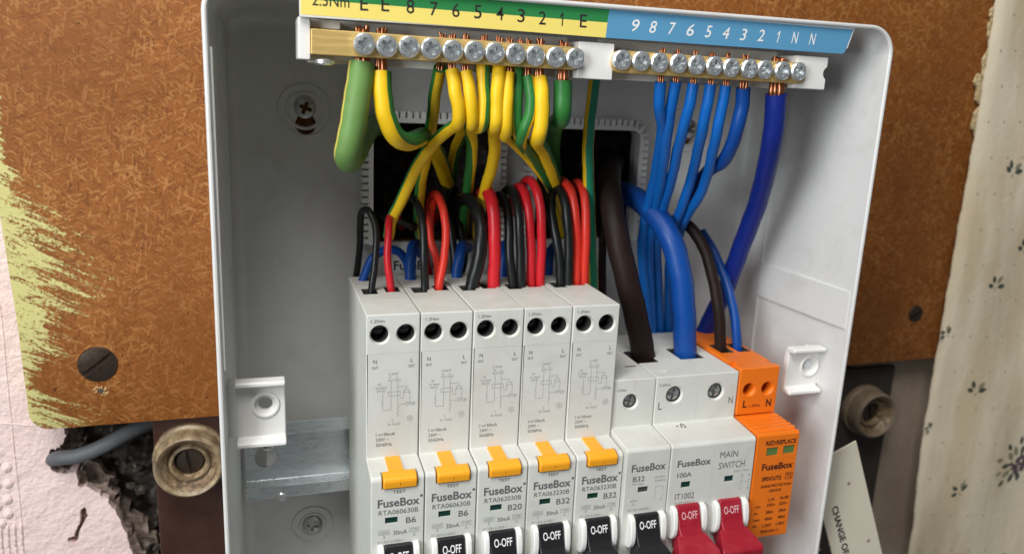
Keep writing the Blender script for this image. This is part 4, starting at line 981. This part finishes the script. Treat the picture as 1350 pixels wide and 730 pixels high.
E([(696, 101, 2), (700, 125, .5), (699, 148, 0), (692, 170, 0), (687, 184, 3), (688, 190, 12), (703, 210, 30), (724, 242, 48), (738, 300, 78)], 1.9, 'green and yellow earth wire curving to the left at its foot, under number 2', (100, 150, 0))
E([(711, 103, 2), (714, 125, 0), (714, 152, -.5), (711, 177, 0), (708, 185, 5), (711, 190, 14), (717, 200, 22), (726, 222, 34), (736, 255, 50), (745, 300, 76)], 2.55, 'fat bright yellow earth wire with a dark green right edge, ending lowest of the loops', (-42, 190, 0))
E([(742, 106, 2), (742, 125, 2), (741, 146, 2), (740, 157, 4), (735, 160, 11), (731, 166, 24), (728, 190, 40), (730, 220, 60), (735, 250, 78)], 3.0, 'short thick plain green earth wire under number 1 at the right end of the bar', (180, 70, 0))
E([(785, 98, 22), (781, 130, 26), (777, 165, 30), (775, 200, 34), (776, 240, 37), (778, 290, 40), (780, 340, 44), (782, 385, 47)], 2.15, 'long vertical teal and yellow earth wire hanging alone right of the red loops', (180, 250, 0), ('wteal', 'wyellow'), False)

def Nw(path, r, label, mat, tip=True, tr=None):
    p = at(*path[0]); return wire('neutral_wire', path, r, [mat], label, GN, None, (tz(p.x)+4.3, p.x, 2.6) if tip else None, tipr=tr)
Nw([(871, 108, 2), (869, 138, 4), (873, 168, 10), (868, 205, 20), (862, 240, 30), (850, 290, 42), (846, 330, 46), (852, 400, 50), (856, 480, 54)], 1.95, 'leftmost thin bright blue wire under number 7', 'wbluel')
Nw([(891, 108, 2), (886, 135, 4), (881, 165, 8), (876, 205, 16), (871, 240, 26), (862, 285, 40), (856, 330, 46), (858, 400, 52), (862, 480, 56)], 1.95, 'thin bright blue wire under number 6, second from the left', 'wbluel')
Nw([(914, 110, 2), (909, 138, 3), (902, 165, 6), (893, 200, 14), (885, 238, 24), (876, 268, 34), (866, 310, 44), (868, 380, 52), (872, 480, 58)], 1.95, 'thin bright blue wire under number 5', 'wbluel')
Nw([(937, 111, 2), (932, 140, 3), (926, 170, 6), (919, 203, 14), (911, 236, 24), (899, 272, 32), (887, 305, 42), (882, 360, 50), (882, 480, 58)], 1.95, 'thin bright blue wire under number 4, second from the dark blue bend', 'wbluel')
Nw([(957, 113, 2), (952, 140, 3), (946, 170, 5), (939, 203, 11), (931, 236, 20), (920, 262, 27), (905, 285, 36), (893, 320, 46), (888, 400, 54), (890, 480, 60)], 1.95, 'thin bright blue wire under number 3, the rightmost thin one', 'wbluel')
Nw([(980, 116, 2), (978, 140, 3), (972, 168, 4), (963, 195, 8), (953, 213, 13), (938, 222, 20), (922, 240, 30), (908, 275, 44)], 2.5, 'darker blue wire bending left under the number 2', 'wblue')
Nw([(1023, 124, 2), (1022, 150, 3), (1018, 185, 6), (1010, 225, 13), (998, 270, 23), (983, 310, 31), (970, 345, 37), (955, 385, 43), (938, 418, 47), (925, 450, 48), (920, 480, 48)], 3.75, 'thick deep blue neutral cable sweeping down the right wall', 'wnavy', tr=2.4)

def Lw(path, r, mat, label, nm='breaker_wire'): return wire(nm, path, r, [mat], label, GP)
# breaker 1
Lw([(489, 390, 29.5), (491, 372, 30), (494, 350, 31), (496, 318, 33), (494, 295, 36), (485, 277, 40), (477, 279, 44), (475, 300, 48), (474, 330, 52), (468, 375, 57)], 1.25, 'wblack', 'thin black wire looping over at the left end of the row')
Lw([(517, 388, 31), (515, 376, 31), (511, 345, 32), (512, 314, 34), (513, 292, 38), (517, 283, 46), (524, 285, 60), (530, 300, 78)], 1.35, 'wred', 'thin red wire standing in the leftmost breaker')
# breaker 2
Lw([(560, 390, 29.5), (560, 372, 30), (559, 345, 30), (558, 305, 33), (554, 279, 38), (545, 263, 46), (535, 265, 60), (530, 285, 78)], 1.5, 'wblack', 'thin black wire arching over in the second breaker from the left')
Lw([(579, 386, 31), (580, 372, 31), (585, 344, 32), (588, 308, 34), (584, 275, 38), (577, 258, 44), (570, 258, 54), (565, 280, 76)], 1.5, 'wscar', 'right hand thin scarlet wire in the second breaker from the left')
Lw([(577, 386, 33), (577, 360, 35), (575, 340, 36), (568, 316, 39), (567, 288, 42), (573, 266, 47), (580, 262, 56), (585, 285, 76)], 1.35, 'wscar', 'bowed thin scarlet wire behind, in the second breaker from the left')
# breaker 3
Lw([(620, 392, 29.5), (622, 378, 30), (628, 355, 30), (633, 330, 31), (634, 300, 34), (628, 274, 40), (615, 262, 50), (602, 270, 64), (598, 300, 78)], 2.55, 'wblack', 'single thick black wire in the B20 breaker')
Lw([(651, 386, 31), (651, 372, 31), (652, 335, 31), (652, 300, 32), (649, 268, 35), (643, 253, 41), (636, 256, 50), (632, 280, 62), (630, 310, 78)], 2.4, 'wred', 'single thick red wire in the B20 breaker')
# breaker 4
Lw([(678, 388, 30), (676, 372, 30), (672, 340, 31), (671, 300, 34), (668, 272, 39), (660, 258, 46), (652, 265, 58), (650, 290, 78)], 1.75, 'wblack', 'left black wire of the pair in the B32 breaker next to B20')
Lw([(688, 388, 29), (687, 372, 29), (686, 330, 30), (684, 285, 32), (680, 260, 37), (672, 250, 45), (664, 258, 58), (662, 290, 78)], 1.75, 'wblack', 'right black wire of the pair in the B32 breaker next to B20')
Lw([(700, 383, 31.5), (700, 370, 31.5), (700, 325, 32), (697, 280, 33), (692, 256, 37), (685, 246, 44), (678, 255, 56), (675, 290, 76)], 1.75, 'wred', 'left red wire of the pair in the B32 breaker next to B20')
Lw([(712, 383, 31), (712, 370, 31), (714, 325, 31), (713, 280, 32), (708, 252, 35), (699, 238, 41), (690, 243, 52), (686, 280, 74)], 1.75, 'wred', 'right red wire, the highest loop, in the B32 breaker next to B20')
# breaker 5
Lw([(740, 387, 30), (739, 372, 30), (737, 335, 31), (730, 298, 34), (726, 268, 38), (730, 250, 45), (736, 258, 58), (738, 290, 76)], 1.75, 'wblack', 'left black wire of the pair in the fifth breaker')
Lw([(749, 387, 29), (749, 372, 29), (750, 325, 30), (747, 282, 32), (742, 258, 36), (734, 247, 43), (727, 254, 56), (726, 290, 76)], 1.75, 'wblack', 'right black wire of the pair in the fifth breaker')
Lw([(760, 380, 31), (760, 366, 31), (761, 325, 32), (758, 278, 33), (752, 251, 37), (742, 239, 44), (734, 246, 56), (732, 285, 76)], 1.75, 'wscar', 'left scarlet wire of the pair in the fifth breaker')
Lw([(770, 380, 31), (770, 366, 31), (772, 325, 31), (772, 280, 33), (769, 252, 37), (762, 241, 44), (756, 248, 56), (756, 285, 76)], 1.75, 'wscar', 'right scarlet wire, rightmost of all the red loops')
# dark strands sunk in the opening
for k, (path, m_, lb) in enumerate((([(600, 380, 54), (598, 330, 58), (592, 290, 62), (585, 255, 70), (580, 235, 82)], 'wblack', 'black wire sunk in the left opening behind the scarlet wires'),
    ([(548, 300, 58), (530, 292, 62), (508, 288, 66), (497, 275, 74), (500, 262, 86)], 'wblack', 'black wire lying low at the left edge of the left opening'),
    ([(600, 380, 60), (612, 340, 62), (606, 300, 64), (598, 268, 72), (600, 250, 86)], 'wblack', 'black wire coming up behind the thick black one'),
    ([(566, 365, 58), (560, 330, 60), (566, 300, 64), (575, 285, 74)], 'wred', 'dim red wire deep behind the second breaker'))):
    Lw(path, 1.7, m_, lb)
# blue flying leads behind the breakers
def Fl(path, r, label): return wire('neutral_lead', path, r, ['wblue'], label, 'blue leads at the back of the breakers')
Fl([(477, 372, 46), (481, 362, 46.5), (490, 342, 48), (506, 330, 50), (522, 330, 52), (534, 342, 55), (540, 365, 58)], 1.6, 'blue lead arching at the back of the leftmost breaker')
Fl([(541, 371, 46), (541, 360, 46.5), (542, 340, 48), (544, 325, 52), (550, 322, 58), (556, 335, 64)], 2.1, 'short blue lead at the back of the second breaker')
Fl([(602, 370, 46), (603, 358, 46.5), (606, 338, 48), (610, 324, 53), (617, 326, 60)], 2.1, 'short blue lead leaning right behind the thick black wire')
Fl([(663, 370, 46), (663, 355, 47), (664, 335, 49), (667, 322, 55)], 2.1, 'blue lead half hidden behind the thick red wire')
Fl([(722, 370, 46), (722, 352, 47), (725, 335, 50), (730, 326, 57)], 2.1, 'blue lead just visible behind the right pair of black wires')
# supply tails
def T(path, r, mat, label, grp): return wire('supply_cable', path, r, [mat], label, grp, sides=24, cat='cable')
T([(850, 478, 25.5), (847, 460, 25.5), (838, 415, 25), (824, 358, 27), (812, 305, 32), (805, 262, 40), (803, 236, 52), (806, 220, 66), (814, 214, 84)], 4.7, 'wbrown', 'thickest dark brown cable entering the main switch', 'large supply cables')
T([(903, 478, 24.5), (903, 462, 24.5), (902, 412, 24), (897, 362, 26), (886, 320, 30), (868, 288, 37), (845, 266, 46), (822, 254, 58), (800, 256, 78)], 4.6, 'wblue', 'thickest blue cable arching into the main switch', 'large supply cables')
T([(951, 474, 24.5), (950, 458, 24.5), (948, 415, 25), (941, 372, 29), (930, 332, 34), (913, 303, 40), (895, 290, 47), (870, 300, 60)], 2.35, 'wbrown', 'slim brown cable curving into the orange device', 'surge protector leads')
T([(973, 474, 25.5), (972, 458, 25.5), (969, 420, 28), (962, 388, 33), (953, 360, 39), (940, 330, 45), (925, 305, 52)], 1.95, 'wblue', 'slim blue cable beside the brown one in the orange device', 'surge protector leads')
T([(794, 410, 52), (794, 380, 53), (794, 340, 55), (796, 300, 58), (806, 270, 70)], 1.7, 'wbrown', 'thin dark brown wire in the shade beside the vertical earth wire', 'large supply cables')
T([(760, 330, 78), (768, 260, 76), (780, 220, 78), (800, 200, 84)], 3.4, 'wbrown', 'dim brown cable inside the right opening', 'large supply cables')
